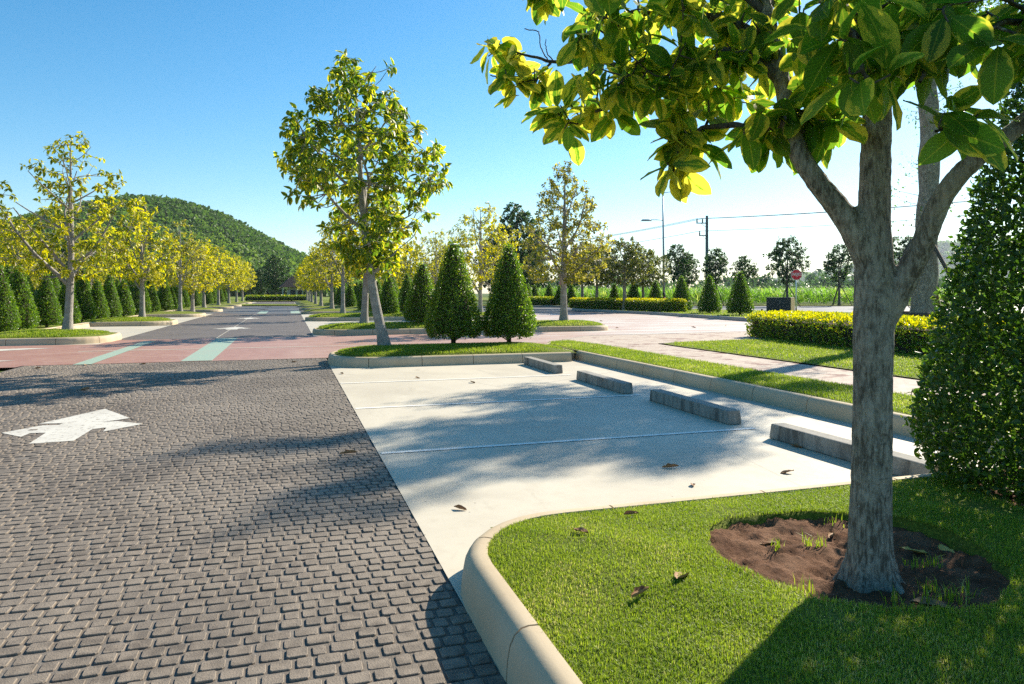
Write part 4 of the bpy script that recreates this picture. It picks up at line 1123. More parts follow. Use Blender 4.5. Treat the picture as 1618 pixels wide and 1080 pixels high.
for j, (y0, ms, sc) in enumerate(((50.7, TBR2, .95), (61.7, TR2, 1.1), (74.6, TBR2, 1.0))):
    place_tree('ficus_tree', ms, (M['bark_pale'], M['leaf_yellow']), (10.4, y0 + 1.3, .33), f'yellow tree at the plaza end of the {ORD[j + 2]} right island', group='trees at the plaza end of the islands', rz=j * 1.7 + .6, sc=sc)
# olive trees over the planting strip, dark trees along the cane
TOL = make_tree(109, 5.0, .14, [(1.9, 1.0), (2.5, 1.9), (3.3, 2.1), (4.1, 1.6), (4.9, .6)], 12, 520, .19, 8, .35, .6, T_SML)
for px_, Z_, sc, rz, lab in ((987, 54, 1.12, 0, 'olive-green round tree with grey trunk over the long low hedge'), (943, 59, 1.1, 2, 'olive-green tree left of the one over the long low hedge'), (1016, 60, 1.05, 4, 'olive and yellow tree between lamp post and the round olive tree'), (920, 66, 1.2, 1, 'shaded olive tree half behind the bronze conical tree')):
    p = at(px_, 0, Z_); place_tree('young_tree', TOL, (M['bark'], M['leaf_olive']), (p.x, p.y, .15), lab, group='olive trees of the planting strip', rz=rz, sc=sc)
TD1 = make_tree(110, 6.6, .13, [(2.7, .5), (3.6, 1.35), (4.6, 1.6), (5.5, 1.2), (6.5, .5)], 10, 300, .26, 8, .2, .6, T_SML, gaps=.15)
TD2 = make_tree(111, 7.6, .15, [(2.5, .8), (3.4, 1.8), (4.6, 2.3), (5.8, 2.1), (6.8, 1.4), (7.5, .6)], 12, 460, .27, 8, .2, .6, T_SML, gaps=.1)
def stakes(t, h, r, n=3):
    for k in range(n):
        a = k * 2 * PI / n + .4; mb = MB().tube([(r * math.cos(a), r * math.sin(a), -.1), (.1 * math.cos(a), .1 * math.sin(a), h)], [.05, .045], 6)
        me = mb.mesh('stake'); me.materials.append(M['wood']); obj('stake', me, t)
for px_, Z_, ms, sc, rz, lab, sk in ((1071, 76, TD1, 1.02, 0, 'dark slender tree just right of the lamp post', 0), (1086, 82, TD1, .93, 2, 'dark thin tree between lamp post and utility pole', 1), (1131, 78, TD1, .98, 4, 'dark forked tree in front of the utility pole', 1), (1176, 78, TD1, .85, 5, 'dark rounded tree above the browning cone', 0), (1244, 76, TD2, 1.0, 1, 'dark spreading tree behind the red stop sign', 1), (1326, 80, TD1, 1.06, 3, 'dark staked tree just left of the big trunk', 1), (1421, 70, TD2, .95, 2.2, 'dark tree seen through the fork of the big tree', 1)):
    p = at(px_, 0, Z_); t = place_tree('young_tree', ms, (M['bark_dark'], M['leaf_dark']), (p.x, p.y, .08), lab, group='dark young trees along the cane field', rz=rz, sc=sc)
    if sk: stakes(t, 2.2, 1.3)
TB = make_tree(112, 12, .32, [(2.5, 1.6), (4, 3.0), (6, 3.4), (8.5, 3.0), (10.5, 1.8), (11.8, .6)], 18, 700, .42, 8, .25, .6, T_SML, gaps=.05)
for px_, Z_, sc, rz, lab in ((818, 78, .97, 0, 'tall dark green tree behind the corner cones'), (785, 92, .8, 2, 'dark tree half hidden left of the tall dark green one'), (842, 96, .75, 4, 'dark tree half hidden right of the tall dark green one'), (436, 142, .8, 1, 'big dark rounded tree at the far end of the road'), (412, 150, .6, 3, 'dark tree left of the big one at the road end'), (470, 160, .55, 5, 'dark tree behind the hut at the road end'), (395, 165, .7, 2.2, 'shaded tree at the road end below the hill'), (700, 110, .7, 5, 'shaded tree behind the spine cones'), (640, 120, .65, .7, 'shaded tree far behind the right row'), (590, 130, .6, 2.6, 'dark tree deep behind the right row of trunks'), (540, 140, .6, 4.4, 'dark tree deep behind the far right trunks'), (900, 100, .55, 1.1, 'dark tree beyond the farther red sign')):
    p = at(px_, 0, Z_); place_tree('broadleaf_tree', TB, (M['bark_dark'], M['leaf_dark']), (p.x, p.y, .05), lab, group='dark background trees', rz=rz, sc=sc)
for j, (x_, y_, sc, rz) in enumerate(((-24, 34, .62, 0), (-27, 44, .7, 1), (-25, 56, .62, 2), (-26, 70, .65, 3), (-22, 84, .6, 4), (-20, 100, .6, 5), (-16, 116, .6, .5))):
    place_tree('broadleaf_tree', TB, (M['bark_dark'], M['leaf_dark']), (x_, y_, 0), f'{ORD[j]} dark tree in the shade far behind the left trees', group='dark background trees', rz=rz, sc=sc)

# treeline on the horizon behind the cane
rng = np.random.default_rng(55)
Ps, Ds, Us, Ss, Rs = [], [], [], [], []
for k in range(230):
    Z_ = rng.uniform(330, 420); X_ = rng.uniform(.02, .95) * Z_; s = rng.uniform(3.5, 7.5) * (1.35 if rng.uniform() < .12 else 1); m = 60
    v = rng.normal(0, 1, (m, 3)); v /= np.linalg.norm(v, axis=1)[:, None]
    Ps.append(np.array(cw(X_, Z_, s * .75)) + v * s * np.array([.8, .8, .75]) * rng.uniform(.6, 1, (m, 1))); Ds.append(rng.normal(0, 1, (m, 3))); Us.append(v + rng.normal(0, .4, (m, 3))); Ss.append(s * rng.uniform(.3, .55, m)); Rs.append(np.column_stack([rng.uniform(0, 1, m), np.full(m, rng.uniform(0, .4))]))
tl = obj('treeline', leaf_mesh('treeline', np.vstack(Ps), np.vstack(Ds), np.vstack(Us), np.concatenate(Ss), np.vstack(Rs), T_SML), None, None, (M['leaf_dark'],))
tag(tl, 'low dark treeline on the horizon behind the cane', 'treeline', kind='stuff')

# ------------------------------------------------------------------ the propped transplanted tree behind the hedge
rng = np.random.default_rng(61)
PT = Vector((16.15, 14.84, .16))
pt_ = empty('transplanted_tree', PT); tag(pt_, 'large propped old tree with lopped trunk behind the golden hedge', 'tree')
wood = []
tz = np.linspace(0, 1, 22); tp = np.column_stack([.25 * np.sin(tz * 4), .2 * np.sin(tz * 3 + 1) - .17, tz * 9.4]); tr = .33 - .17 * tz + .03 * np.sin(tz * 40); tr[0] = .42
wood.append(tube(tp, tr, 12)); L = Leaves()
ends = []
for k in range(15):
    s0 = rng.uniform(.82, .99); p0 = np.array([np.interp(s0, tz, tp[:, i]) for i in range(3)]); az = k * 2.4; el = rng.uniform(.05, .7) if k % 4 else 1.2; ln = rng.uniform(1.4, 3.1) if k % 4 else 2.4
    d = np.array([math.cos(az) * math.cos(el), math.sin(az) * math.cos(el), math.sin(el)]); pts = [p0]
    for j in range(8): d = unit(d + rng.normal(0, .14, 3) + np.array([0, 0, .02])); pts.append(pts[-1] + d * ln / 8)
    pts = np.array(pts); wood.append(tube(pts, .075 * np.linspace(1, .15, 9), 6)); ends += list(pts[3:])
for e in ends:
    for k in range(rng.integers(4, 7)):
        c = e + rng.normal(0, .27, 3); wood.append(tube(np.array([e, (e + c) / 2 + rng.normal(0, .04, 3), c]), np.array([.012, .008, .004]), 4))
        for j in range(44): L.add(c + rng.normal(0, .13, 3), rng.normal(0, 1, 3) + np.array([0, 0, -.2]), rng.normal(0, .6, 3) + np.array([0, 0, 1.0]), rng.uniform(.09, .15), rng.uniform(), rng.uniform(0, .5))
for k in range(26):                                           # epicormic tufts on the stem
    s0 = rng.uniform(.28, .75); p0 = np.array([np.interp(s0, tz, tp[:, i]) for i in range(3)]); a = rng.uniform(0, 6.28); c = p0 + np.array([math.cos(a), math.sin(a), .3]) * rng.uniform(.35, .75)
    wood.append(tube(np.array([p0, c]), np.array([.012, .004]), 4))
    for j in range(20): L.add(c + rng.normal(0, .16, 3), rng.normal(0, 1, 3), rng.normal(0, .6, 3) + np.array([0, 0, 1.0]), rng.uniform(.06, .10), rng.uniform(), rng.uniform(0, .6))
V, F = join(wood); obj('trunk', mesh_np('trunk', V, F, smooth=True), pt_, None, (M['bark'],))
tag(obj('crown', leaf_mesh('crown', *L.arrays(), T_SML), pt_, None, (M['leaf_box'],)), kind='stuff')
for a in (.35, 1.9, 3.5, 5.1):
    me = MB().tube([(1.55 * math.cos(a), 1.55 * math.sin(a), 0), (.22 * math.cos(a), .22 * math.sin(a), 2.75)], [.06, .05], 7).mesh('prop_pole', True); me.materials.append(M['wood']); obj('prop_pole', me, pt_)
for a, b in ((.35, 1.9), (3.5, 5.1)):
    me = MB().tube([(1.2 * math.cos(a), 1.2 * math.sin(a), .75), (1.2 * math.cos(b), 1.2 * math.sin(b), .75)], [.04, .04], 6).mesh('cross_bar', True); me.materials.append(M['wood']); obj('cross_bar', me, pt_)

# ================================================================== STREET THINGS
def octagon(r, y): return [(r * math.cos(PI / 8 + k * PI / 4), y, r * math.sin(PI / 8 + k * PI / 4)) for k in range(8)]
def plate(r, y0, y1):
    return MB().add(octagon(r, y0) + octagon(r, y1), [tuple(range(8)), tuple(range(15, 7, -1))] + [(k, k + 8, (k + 1) % 8 + 8, (k + 1) % 8) for k in range(8)])
def stop_sign(loc, rz, hc, w, label, r0=.045):
    t = empty('stop_sign', loc, rz); tag(t, label, 'sign', 'red octagonal signs')
    def part(name, mb, mat, par=t, smooth=False): me = mb.mesh(name, smooth); me.materials.append(M[mat]); return obj(name, me, par)
    part('post', MB().tube([(0, 0, .42), (0, 0, hc + w * .35)], [r0, r0], 10), 'sign_white', smooth=True)
    part('post_foot', MB().tube([(0, 0, -.05), (0, 0, .42)], [r0 * 1.04, r0 * 1.04], 10), 'black', smooth=True)
    R_ = w / 2 / math.cos(PI / 8)
    pl = part('plate', plate(R_, -.06, -.075), 'sign_white'); pl.location.z = hc
    fc = part('face', plate(R_ * .93, -.0755, -.079), 'sign_red'); fc.location.z = hc
    fc.parent = pl; fc.location.z = 0
    cu = bpy.data.curves.new('lettering', 'FONT'); cu.body = 'หยุด'; cu.size = w * .46; cu.align_x = 'CENTER'; cu.align_y = 'CENTER'; cu.extrude = .002; cu.offset = .006 * w
    tx = bpy.data.objects.new('tmp_text', cu); COL.objects.link(tx)
    dg = bpy.context.evaluated_depsgraph_get(); me = bpy.data.meshes.new_from_object(tx.evaluated_get(dg)); bpy.data.objects.remove(tx)
    me.materials.clear(); me.materials.append(M['sign_white'])
    lt_ = obj('lettering', me, pl, (0, -.083, -.02 * w)); lt_.rotation_euler = (rad(90), 0, 0)
    # centre the word on the plate
    xs_ = [v.co.x for v in me.vertices]; ys_ = [v.co.y for v in me.vertices]
    if xs_:
        s_ = w * .74 / (max(xs_) - min(xs_)); lt_.scale = (s_, s_ * 1.05, 1); lt_.location = (-(max(xs_) + min(xs_)) / 2 * s_, -.083, -(max(ys_) + min(ys_)) / 2 * s_)
    return t
p = at(1258, 0, 45); stop_sign((p.x, p.y, .1), -YAW - .15, 2.52, .66, 'red octagonal stop sign on a white post by the dark cabinet')
p = at(886, 0, 84); stop_sign((p.x, p.y, .1), -YAW + .5, 2.5, .66, 'farther red octagonal sign behind the bronze conical tree')

# dark cabinet
p = at(1233, 0, 44); cb = empty('utility_cabinet', (p.x, p.y, .16), -YAW - .62); tag(cb, 'dark grey cabinet with a tan side panel in the planting strip', 'cabinet')
me = MB().box((0, 0, .52), (1.45, .9, 1.04)).mesh('body'); me.materials.append(M['cabinet']); bevelled(obj('body', me, cb), .015)
me = MB().box((.735, 0, .53), (.03, .88, 1.0)).mesh('side_panel'); me.materials.append(M['cabinet_side']); obj('side_panel', me, cb)
me = MB().box((.1, -.46, .75), (.03, .03, .2)).mesh('handle'); me.materials.append(M['steel']); obj('handle', me, cb)
p = at(1204, 0, 40.5); me = MB().tube([(0, 0, -.1), (0, 0, .34)], [.06, .055], 8).tube([(0, 0, .34), (0, 0, .38)], [.07, .05], 8).mesh('bollard', True); me.materials.append(M['black'])
tag(obj('bollard', me, None, (p.x, p.y, .17)), 'small dark post in the grass left of the cabinet', 'post')

# lamp post
p = at(1049, 0, 62); lp = empty('street_lamp', (p.x, p.y, .1), -YAW); tag(lp, 'tall grey steel lamp post with one arm and a red band', 'lamp post')
def lpart(name, mb, mat): me = mb.mesh(name, True); me.materials.append(M[mat]); return obj(name, me, lp)
lpart('pole', MB().tube([(0, 0, 0), (-.03, 0, 5), (-.10, 0, 10.2)], [.115, .09, .05], 10), 'steel')
lpart('red_band', MB().tube([(0, 0, .55), (0, 0, 1.0)], [.122, .121], 10), 'redband')
lpart('black_band', MB().tube([(0, 0, 1.0), (0, 0, 1.4)], [.121, .119], 10), 'black')
lpart('arm', MB().tube([(-.09, 0, 7.72), (-.6, 0, 7.78), (-1.15, 0, 7.78)], [.035, .03, .03], 7), 'steel')
lpart('lantern', MB().box((-1.55, 0, 7.74), (.95, .3, .14), top=.72), 'steel')
lpart('arm', MB().tube([(-.11, 0, 10.1), (.4, 0, 10.2), (1.05, 0, 10.2)], [.035, .03, .03], 7), 'steel')
lpart('lantern', MB().box((1.5, 0, 10.17), (.95, .3, .14), top=.72), 'steel')
lpart('base_plate', MB().box((0, 0, .03), (.4, .4, .06)), 'steel')

# utility poles and cables
def pole(px_, Z_, hgt, label, rz):
    p = at(px_, 0, Z_); u = empty('utility_pole', (p.x, p.y, -.05), rz); tag(u, label, 'utility pole', 'utility poles')
    def up(name, mb, mat='polec'): me = mb.mesh(name); me.materials.append(M[mat]); return obj(name, me, u)
    up('pole', MB().box((0, 0, hgt / 2), (.38, .34, hgt), top=.62))
    top = []
    for z_, ln in ((hgt - .85, 1.25), (hgt - 2.25, .95)):
        a = up('crossarm', MB().box((-ln / 2, -.19, z_), (ln, .1, .11)))
        up('brace', MB().tube([(-.1, -.19, z_ - .5), (-ln * .55, -.19, z_ - .05)], [.025, .025], 5), 'steel')
        xs_ = (-ln + .08, -.55) if ln > 1.1 else (-ln + .08,)
        for x_ in xs_:
            up('insulator', MB().tube([(x_, -.19, z_ + .05), (x_, -.19, z_ + .25), (x_, -.19, z_ + .32), (x_, -.19, z_ + .48)], [.06, .09, .06, .07], 8), 'polec')
            top.append(Matrix.Translation(Vector((p.x, p.y, -.05))) @ Matrix.Rotation(rz, 4, 'Z') @ Vector((x_, -.19, z_ + .5)))
    return top
pa = pole(1117, 80, 10.25, 'concrete utility pole with two crossarms above the young trees', -YAW)
pb = pole(700, 135, 10.25, 'farther utility pole hidden behind the yellow trees', -YAW)
def cable(a, b, sag, label):
    t = np.linspace(0, 1, 24)[:, None]; P_ = np.array(a) * (1 - t) + np.array(b) * t; P_[:, 2] -= sag * 4 * (t * (1 - t))[:, 0]
    V, F = tube(P_, .028, 5); tag(obj('overhead_cable', mesh_np('overhead_cable', V, F, smooth=True), None, None, (M['wire'],)), label, 'cable', 'overhead cables')
for k, nm in enumerate(('upper outer', 'upper inner', 'lower')):
    cable(pa[k], pb[k], 1.2, f'{nm} overhead cable running left from the utility pole')
    e = cw((1.02 - .004 * k) * 62, 62, 11.6 - (0, .1, 1.5)[k] + .4)
    cable(pa[k], e, .55, f'{nm} overhead cable running right from the utility pole')

# hut at the road end
p = at(466, 0, 134); ht = empty('gate_hut', (p.x, p.y, .1), .1); tag(ht, 'small hut with dark hipped roof at the end of the road', 'hut')
def hp_(name, mb, mat): me = mb.mesh(name); me.materials.append(M[mat]); return obj(name, me, ht)
hp_('wall', MB().box((0, 0, 1.2), (2.6, 2.6, 2.4)), 'wallw')
hp_('roof', MB().add([(-2.9, -2.6, 2.5), (2.9, -2.6, 2.5), (2.9, 2.6, 2.5), (-2.9, 2.6, 2.5), (-.6, 0, 4.6), (.6, 0, 4.6)], [(3, 2, 1, 0), (0, 1, 5, 4), (2, 3, 4, 5), (1, 2, 5), (3, 0, 4)]), 'roof')
hp_('door', MB().box((-.5, -1.32, 1.0), (.9, .05, 2.0)), 'cabinet')
hp_('window', MB().box((.75, -1.32, 1.5), (.7, .05, .8)), 'black')
for sx in (-2.4, 2.4): hp_('post', MB().box((sx, -2.2, 1.25), (.2, .2, 2.5)), 'wallw')

# ================================================================== THE BIG NEAR TREE
rng = np.random.default_rng(2024)
def poly(lst): return np.array([at(*q[:3]) for q in lst]), np.array([q[3] for q in lst])
base = at(1376, 914, 3.12)
main = [((1376, 960, 3.12, .142), (1376, 905, 3.12, .126), (1375, 850, 3.12, .110), (1377, 740, 3.12, .102), (1379, 620, 3.12, .099), (1380, 520, 3.12, .103), (1381, 420, 3.12, .098), (1381, 340, 3.12, .083), (1384, 240, 3.12, .077), (1387, 150, 3.13, .073), (1390, 60, 3.15, .07), (1400, -60, 3.2, .062), (1410, -220, 3.25, .052), (1405, -420, 3.3, .035), (1420, -620, 3.35, .015)),
        ((1385, 440, 3.12, .085), (1362, 385, 3.12, .078), (1330, 335, 3.14, .064), (1290, 285, 3.18, .058), (1262, 240, 3.22, .054), (1247, 190, 3.27, .050), (1238, 140, 3.32, .047), (1225, 80, 3.38, .044), (1212, 20, 3.44, .040), (1195, -60, 3.5, .034), (1185, -180, 3.55, .026), (1150, -300, 3.6, .012)),
        ((1382, 535, 3.12, .070), (1405, 490, 3.10, .066), (1432, 440, 3.06, .062), (1460, 380, 3.0, .058), (1482, 325, 2.95, .054), (1512, 280, 2.9, .050), (1560, 235, 2.85, .046), (1610, 200, 2.82, .043), (1680, 130, 2.78, .038), (1760, 10, 2.75, .03), (1820, -120, 2.75, .018))]
nodes, nrad = [], []
parts = []
for ln in main:
    P, r = poly(ln); n = 60 if ln is main[0] else 44
    Q = catmull(P, n); rr = np.interp(np.linspace(0, 1, n), np.linspace(0, 1, len(r)), r)
    rr = rr * .81 * (1 + .010 * rng.normal(0, 1, n))
    parts.append(tube(np.vstack([Q[0] - (Q[1] - Q[0]) * .3, Q, Q[-1] + (Q[-1] - Q[-2]) * .3]), np.concatenate([[.0005], rr, [.0005]]), 20))
    if ln is main[0]: sel_ = Q[:, 2] > 2.3
    else: sel_ = Q[:, 2] > 2.0
    nodes += list(Q[sel_]); nrad += list(rr[sel_])
# root flare
for a, l_ in ((-.3, .17), (1.0, .13), (2.3, .15), (3.6, .14), (5.0, .18)):
    b0 = np.array(base); d_ = np.array([math.cos(a), math.sin(a), 0])
    parts.append(tube(np.array([b0 + d_ * .02 + [0, 0, .30], b0 + d_ * .055 + [0, 0, .10], b0 + d_ * .095 + [0, 0, -.01], b0 + d_ * (.11 + l_ * .5) + [0, 0, -.08]]), np.array([.0005, .045, .042, .0005]), 12))
knots = [(1402, 508, 3.03, .035), (1300, 300, 3.13, .02), (1372, 700, 3.03, .012)]
V, F = join(parts)
BT = empty('ficus_tree', (base.x, base.y, .16)); tag(BT, 'big foreground ficus with forked grey trunk and large variegated leaves', 'tree')
org = np.array(BT.location)
trunk = obj('trunk', mesh_np('trunk', V - org, F, smooth=True), BT, None, (M['bark'],))
rm = trunk.modifiers.new('remesh', 'REMESH'); rm.mode = 'VOXEL'; rm.voxel_size = .011; rm.use_smooth_shade = True
sm = trunk.modifiers.new('smooth', 'SMOOTH'); sm.iterations = 5; sm.factor = .5
tex = bpy.data.textures.new('bark_relief', 'CLOUDS'); tex.noise_scale = .035; tex.noise_depth = 3
dm = trunk.modifiers.new('relief', 'DISPLACE'); dm.texture = tex; dm.strength = .008; dm.mid_level = .5

# lesser branches
br = [((1236, 130, 3.33, .030), (1190, 95, 3.4, .028), (1140, 85, 3.5, .025), (1080, 110, 3.62, .021), (1020, 120, 3.75, .017), (950, 100, 3.85, .013), (880, 100, 3.92, .010), (825, 92, 3.95, .007), (765, 70, 3.98, .004)),
      ((870, 100, 3.92, .007), (840, 128, 3.9, .005), (800, 125, 3.9, .004), (775, 118, 3.9, .003)),
      ((868, 100, 3.92, .004), (850, 72, 3.93, .003), (842, 48, 3.94, .003), (820, 45, 3.95, .003)),
      ((875, 100, 3.92, .004), (862, 80, 3.92, .003), (858, 62, 3.92, .002)),
      ((1080, 110, 3.62, .016), (1030, 150, 3.6, .013), (980, 170, 3.6, .011), (930, 185, 3.62, .008), (895, 215, 3.65, .005)),
      ((1245, 190, 3.27, .026), (1200, 205, 3.3, .020), (1160, 200, 3.35, .015), (1110, 210, 3.42, .011), (1075, 245, 3.45, .008), (1068, 285, 3.45, .005)),
      ((1225, 80, 3.38, .03), (1180, 40, 3.45, .026), (1120, 20, 3.55, .021), (1050, 15, 3.7, .016), (980, 20, 3.8, .011), (930, 25, 3.85, .006)),
      ((1212, 20, 3.44, .026), (1150, -30, 3.5, .021), (1080, -60, 3.6, .016), (980, -70, 3.75, .011), (900, -40, 3.85, .007), (850, -10, 3.9, .004)),
      ((1390, 60, 3.15, .03), (1350, 20, 2.95, .025), (1330, 0, 2.75, .02), (1340, 30, 2.5, .014), (1350, 80, 2.35, .009), (1370, 120, 2.3, .005)),
      ((1350, 20, 2.95, .016), (1310, 50, 2.75, .012), (1290, 90, 2.6, .008), (1285, 130, 2.55, .005)),
      ((1395, 0, 3.17, .03), (1450, -10, 2.9, .022), (1480, 40, 2.6, .016), (1470, 90, 2.4, .01), (1455, 120, 2.35, .006)),
      ((1560, 235, 2.85, .02), (1530, 215, 2.6, .014), (1510, 205, 2.45, .008), (1490, 210, 2.4, .005)),
      ((1680, 130, 2.78, .022), (1640, 60, 2.55, .016), (1590, 40, 2.4, .011), (1550, 50, 2.3, .007), (1530, 70, 2.28, .004)),
      ((1640, 60, 2.55, .012), (1620, 20, 2.4, .009), (1580, 0, 2.3, .006), (1530, 0, 2.3, .004)),
      ((1400, -60, 3.2, .03), (1300, -150, 3.4, .022), (1180, -220, 3.7, .015), (1060, -230, 4.0, .008)),
      ((1410, -220, 3.25, .028), (1520, -280, 3.3, .02), (1640, -300, 3.5, .01)), ((1400, -60, 3.2, .028), (1450, -160, 3.8, .02), (1480, -220, 4.4, .012)), ((1212, 20, 3.44, .022), (1230, -40, 4.0, .016), (1240, -60, 4.6, .008)),
      ((1405, -420, 3.3, .02), (1300, -480, 3.3, .012), (1200, -480, 3.5, .006)), ((1405, -420, 3.3, .02), (1500, -500, 3.2, .012), (1600, -480, 3.1, .006))]
wood = []
for ln in br:
    P, r = poly(ln); n = 6 * len(ln); Q = catmull(P, n) + np.cumsum(rng.normal(0, .0022, (n, 3)), axis=0); rr = np.interp(np.linspace(0, 1, n), np.linspace(0, 1, len(r)), r)
    wood.append(tube(Q, rr, 8)); nodes += list(Q[3:]); nrad += list(rr[3:])
nodes = np.array(nodes); nrad = np.array(nrad)

def inside(P_, x, y):
    c = False; j = len(P_) - 1
    for i in range(len(P_)):
        if (P_[i][1] > y) != (P_[j][1] > y) and x < (P_[j][0] - P_[i][0]) * (y - P_[i][1]) / (P_[j][1] - P_[i][1]) + P_[i][0]: c = not c
        j = i
    return c
# leafy regions of the crown: outline as bearing/elevation, depth range, number of shoots, yellowness, leaf length
REG = [([(755, 55), (800, 60), (850, 105), (860, 130), (800, 135), (765, 95)], 3.85, 4.0, 13, .72, .14),
       ([(815, -25), (880, -25), (875, 10), (830, 12)], 3.85, 4.0, 6, .65, .145),
       ([(905, 20), (960, -20), (1230, -30), (1235, 130), (1180, 165), (1100, 170), (1060, 200), (1000, 170), (930, 185), (895, 195), (875, 165), (930, 115), (890, 85)], 3.25, 4.0, 130, .5, .145),
       ([(870, 165), (900, 165), (905, 205), (880, 215)], 3.6, 3.75, 5, .6, .165),
       ([(1045, 200), (1110, 195), (1105, 245), (1060, 275), (1045, 250)], 3.35, 3.5, 10, .6, .175),
       ([(1060, 278), (1082, 270), (1085, 288), (1065, 292)], 3.42, 3.48, 2, .95, .175),
       ([(1145, 165), (1235, 160), (1300, 170), (1300, 215), (1260, 235), (1200, 215), (1150, 190)], 3.2, 3.6, 18, .35, .165),
       ([(1290, 120), (1345, 110), (1345, 190), (1300, 205)], 3.1, 3.5, 7, .4, .18),
       ([(1240, -20), (1500, -30), (1500, 60), (1450, 115), (1330, 120), (1270, 90), (1245, 60)], 2.35, 3.2, 46, .3, .152),
       ([(1290, 60), (1460, 80), (1455, 118), (1310, 125)], 2.25, 2.5, 9, .38, .18),
       ([(1465, 30), (1618, -20), (1720, -20), (1720, 90), (1600, 110), (1540, 95), (1480, 100)], 2.2, 2.9, 33, .24, .157),
       ([(1480, 165), (1560, 170), (1560, 190), (1490, 195)], 2.35, 2.6, 5, .3, .175),
       ([(850, -60), (1000, -330), (1300, -560), (1600, -520), (1850, -200), (1850, -40), (1250, -40)], 2.3, 4.4, 150, .45, .18)]
L = Leaves()
for P_, z0, z1, n, ye, ls in REG:
    xs_ = [q[0] for q in P_]; ys_ = [q[1] for q in P_]; c = 0; guard = 0
    while c < n and guard < 4000:
        guard += 1
        x_, y_ = rng.uniform(min(xs_), max(xs_)), rng.uniform(min(ys_), max(ys_))
        if not inside(P_, x_, y_): continue
        tip = np.array(at(x_, y_, rng.uniform(z0, z1)))
        dd = np.linalg.norm(nodes - tip, axis=1); k = int(np.argmin(dd))
        if dd[k] > 1.3: continue
        p0 = nodes[k]; midp = (p0 + tip) / 2 + np.array([0, 0, -.10 * dd[k]]) + rng.normal(0, .02, 3)
        Q = catmull([p0, midp, tip], 6); wood.append(tube(Q, np.linspace(min(.010, nrad[k] * .7), .0035, 6), 6))
        if dd[k] > .15: nodes = np.vstack([nodes, Q[2:5]]); nrad = np.append(nrad, [.008, .007, .006])
        d = tip - midp
        rosette(L, rng, tip, unit(d) * .8 + np.array([0, 0, -.1]), int(rng.integers(4, 7) if z0 > 3 else rng.integers(3, 6)), ls, ye, .75, 1.05)
        if dd[k] > .25: rosette(L, rng, Q[4], d, 2, ls * .95, ye, .75, .95)
        c += 1
V, F = join(wood)
obj('branches', mesh_np('branches', V - org, F, smooth=True), BT, None, (M['bark_dark'],))
P, D, U, S, R = L.arrays()
a_, b_, c_ = proj(P + unit(D.mean(0)) * 0)
seen = (a_ > -20) & (a_ < 1640) & (b_ > -60) & (b_ < 420)
big = np.argsort(np.where(seen, c_, 99))[:300]
rest = np.ones(len(P), bool); rest[big] = False
tag(obj('crown', leaf_mesh('crown', P[rest] - org, D[rest], U[rest], S[rest], R[rest], T_BIG, True), BT, None, (M['leaf'],)), kind='stuff')
# twelve leaf patterns shared by the 300 largest leaves
LV = []
for k in range(16):
    tv, tf, tu = T_BIG[k % 4]; yv = [.05, .15, .25, .35, .45, .6, .75, .95][k // 2]
    me = mesh_np('leaf', tv, tf, {'UVMap': tu[tf.ravel()], 'rnd': np.tile([(k * .37) % 1, yv], (tf.size, 1))}, smooth=True); me.materials.append(M['leaf']); LV.append((yv, me))
X_, Y_, Z_ = frames(D, U)
for i in big:
    j = int(np.argmin([abs(R[i, 1] - yv) + .15 * rng.uniform() for yv, _ in LV]))
    o = obj('leaf', LV[j][1], BT)
    o.matrix_local = Matrix(((*(X_[i:i+1, 0]), Y_[i, 0], Z_[i, 0], P[i, 0] - org[0]), (X_[i, 1], Y_[i, 1], Z_[i, 1], P[i, 1] - org[1]), (X_[i, 2], Y_[i, 2], Z_[i, 2], P[i, 2] - org[2]), (0, 0, 0, 1))) @ Matrix.Scale(S[i], 4)

# ================================================================== FALLEN LEAVES
def dry_leaf(seed, curl):
    r = np.random.default_rng(seed); V, F = [], []
    nv, nu = 9, 7
    for i in range(nv):
        v = i / (nv - 1); hw = .27 * math.sin(PI * min(1, v * .97 + .015)) ** .75
        for j in range(nu):
            u = (j / (nu - 1) * 2 - 1); th = u * curl
            x = hw * (math.sin(th) / max(curl, .01)); z = hw * (1 - math.cos(th)) / max(curl, .01) + .10 * (v - .45) ** 2 + .025 * r.normal() * (abs(u) > .5)
            V.append((x, v - .5, z + .012))
    for i in range(nv - 1):
        for j in range(nu - 1): a = i * nu + j; F.append((a, a + 1, a + nu + 1, a + nu))
    me = mesh_np('fallen_leaf', np.array(V), np.array(F), smooth=True); return me
DL = [dry_leaf(k, c) for k, c in ((1, 1.2), (2, 2.0), (3, .8), (4, 1.6))]
for me in DL: me.materials.append(M['dead'])
DY = dry_leaf(9, .5); DY.materials.append(M['dead_yellow'])
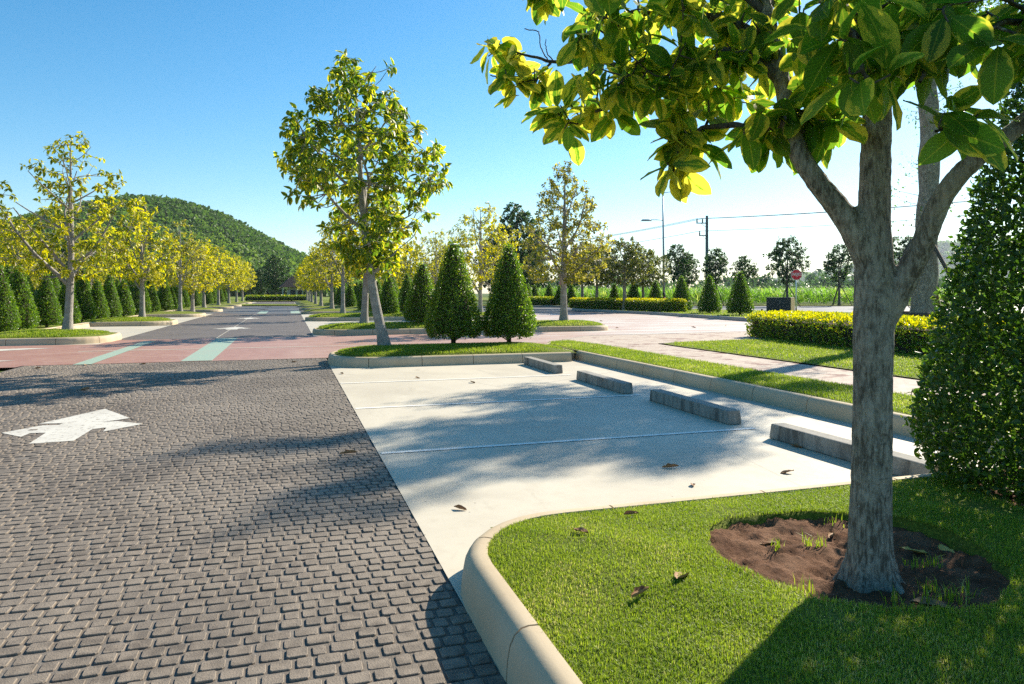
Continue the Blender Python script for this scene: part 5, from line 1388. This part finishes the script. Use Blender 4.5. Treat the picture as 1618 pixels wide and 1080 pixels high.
FL = [(1.59, 2.65, .245, .135, 2.3, 0, 'brown curled fallen leaf on the grass, larger of the two mid-lawn'), (1.35, 2.57, .24, .115, 2.0, 1, 'brown folded leaf on the grass left of the larger one'), (1.42, 3.35, .235, .10, .5, 2, 'dry pale leaf near the rounded lawn corner'), (1.81, 3.55, .225, .09, 1.5, 3, 'crumpled dry leaf at the far lawn edge'),
      (1.09, 4.62, .01, .10, .8, 3, 'brown leaf on the concrete near the lawn nose'), (3.01, 5.2, .01, .14, 1.3, 1, 'brown leaf in the tree shadow on the concrete'), (2.89, 4.67, .01, .09, 2.6, 0, 'small brown leaf on the sunny concrete near the lawn'), (3.81, 4.77, .01, .12, 1.2, 2, 'brown leaf on the concrete left of the big trunk'),
      (2.82, 11.1, .01, .14, .3, 0, 'brown leaf in the second farthest near bay'), (.51, 6.54, .006, .15, 1.4, 1, 'dry leaf in the shade on the bricks by the concrete edge'), (2.33, 3.05, .17, .12, 1.3, 2, 'dry leaf on the soil left of the big trunk'), (2.73, 3.06, .17, .12, 2.2, 1, 'folded dry leaf on the soil right behind the trunk edge'), (2.51, 2.26, .17, .15, 1.0, 2, 'pale dry leaf on the shaded front of the soil ring'),
      (2.08, 11.96, .01, .11, 2, 3, 'small leaf at the farthest stall line'), (4.55, 5.56, .01, .13, .2, 0, 'brown leaf lying against the wheel stop by the trunk'), (-2.83, 16.0, .008, .14, 1, 1, 'dark leaf at the edge of the red paving'), (.1, 15.59, .005, .15, .7, 0, 'brown leaf on the bricks before the mid island nose'), (-3.9, 16.15, .008, .14, .2, 2, 'leaf on the bricks beside the narrow green stripe'), (-4.6, 15.7, .008, .14, 1.2, 3, 'leaf on the bricks near the left frame edge'), (.9, 13.02, .01, .12, .4, 1, 'leaf on the concrete below the mid island nose'), (-2.92, 12.04, .006, .17, 1.5, 0, 'leaf in the long shadow across the bricks'), (15.3, 33.4, .02, .2, .4, 3, 'dark leaf on the plaza right of the bronze tree'), (12.9, 26.6, .02, .2, 2, 0, 'leaf beside the plaza end of the first right island'), (16.1, 25.95, .02, .2, 1, 1, 'leaf in the middle of the pale plaza'), (18.5, 27.2, .02, .2, 2.4, 0, 'leaf on the plaza before the planting strip')]
for x_, y_, z_, s_, rz, k, lab in FL:
    o = obj('fallen_leaf', DL[k], None, (x_, y_, z_)); o.scale = (s_, s_, s_); o.rotation_euler = (rng.normal(0, .15), rng.normal(0, .2), rz); tag(o, lab, 'fallen leaf', 'fallen leaves')
for x_, y_, rz, lab in ((2.94, 2.74, 1.2, 'yellow fading leaf on the soil right of the trunk'), (3.08, 2.68, -.4, 'yellow fading leaf with upturned tip at the soil ring edge')):
    o = obj('fallen_leaf', DY, None, (x_, y_, .175)); o.scale = (.14, .14, .14); o.rotation_euler = (.2, .1, rz); tag(o, lab, 'fallen leaf', 'fallen leaves')
# litter under the big cone, one mass
Ps = np.column_stack([BED[0] + rng.normal(0, .42, 420), BED[1] + rng.normal(0, .38, 420), np.full(420, .205)]); Ps = Ps[bed_d(Ps[:, 0], Ps[:, 1]) < 1]
n = len(Ps); lit = leaf_mesh('leaf_litter', Ps, np.column_stack([rng.normal(0, 1, (n, 2)), rng.normal(0, .25, n)]), rng.normal(0, .4, (n, 3)) + np.array([0, 0, 1]), rng.uniform(.03, .07, n), rng.uniform(0, 1, (n, 2)), T_MED)
tag(obj('leaf_litter', lit, None, None, (M['dead'],)), 'dry leaf litter under the big clipped cone', 'litter', kind='stuff')

# ================================================================== HAZE
hz = MB().box((600, 1300, 99), (7600, 7000, 202))
hm = bpy.data.materials.new('thin_haze'); hm.use_nodes = True; ht_ = hm.node_tree; ht_.nodes.clear()
ho = ht_.nodes.new('ShaderNodeOutputMaterial'); pv = ht_.nodes.new('ShaderNodeVolumePrincipled')
pv.inputs['Color'].default_value = (.80, .89, 1.0, 1); pv.inputs['Density'].default_value = .00009; pv.inputs['Anisotropy'].default_value = .3
ht_.links.new(pv.outputs[0], ho.inputs['Volume'])
tag(obj('haze', hz.mesh('haze'), None, None, (hm,)), 'thin pale daylight haze over the whole place', 'haze', kind='stuff')
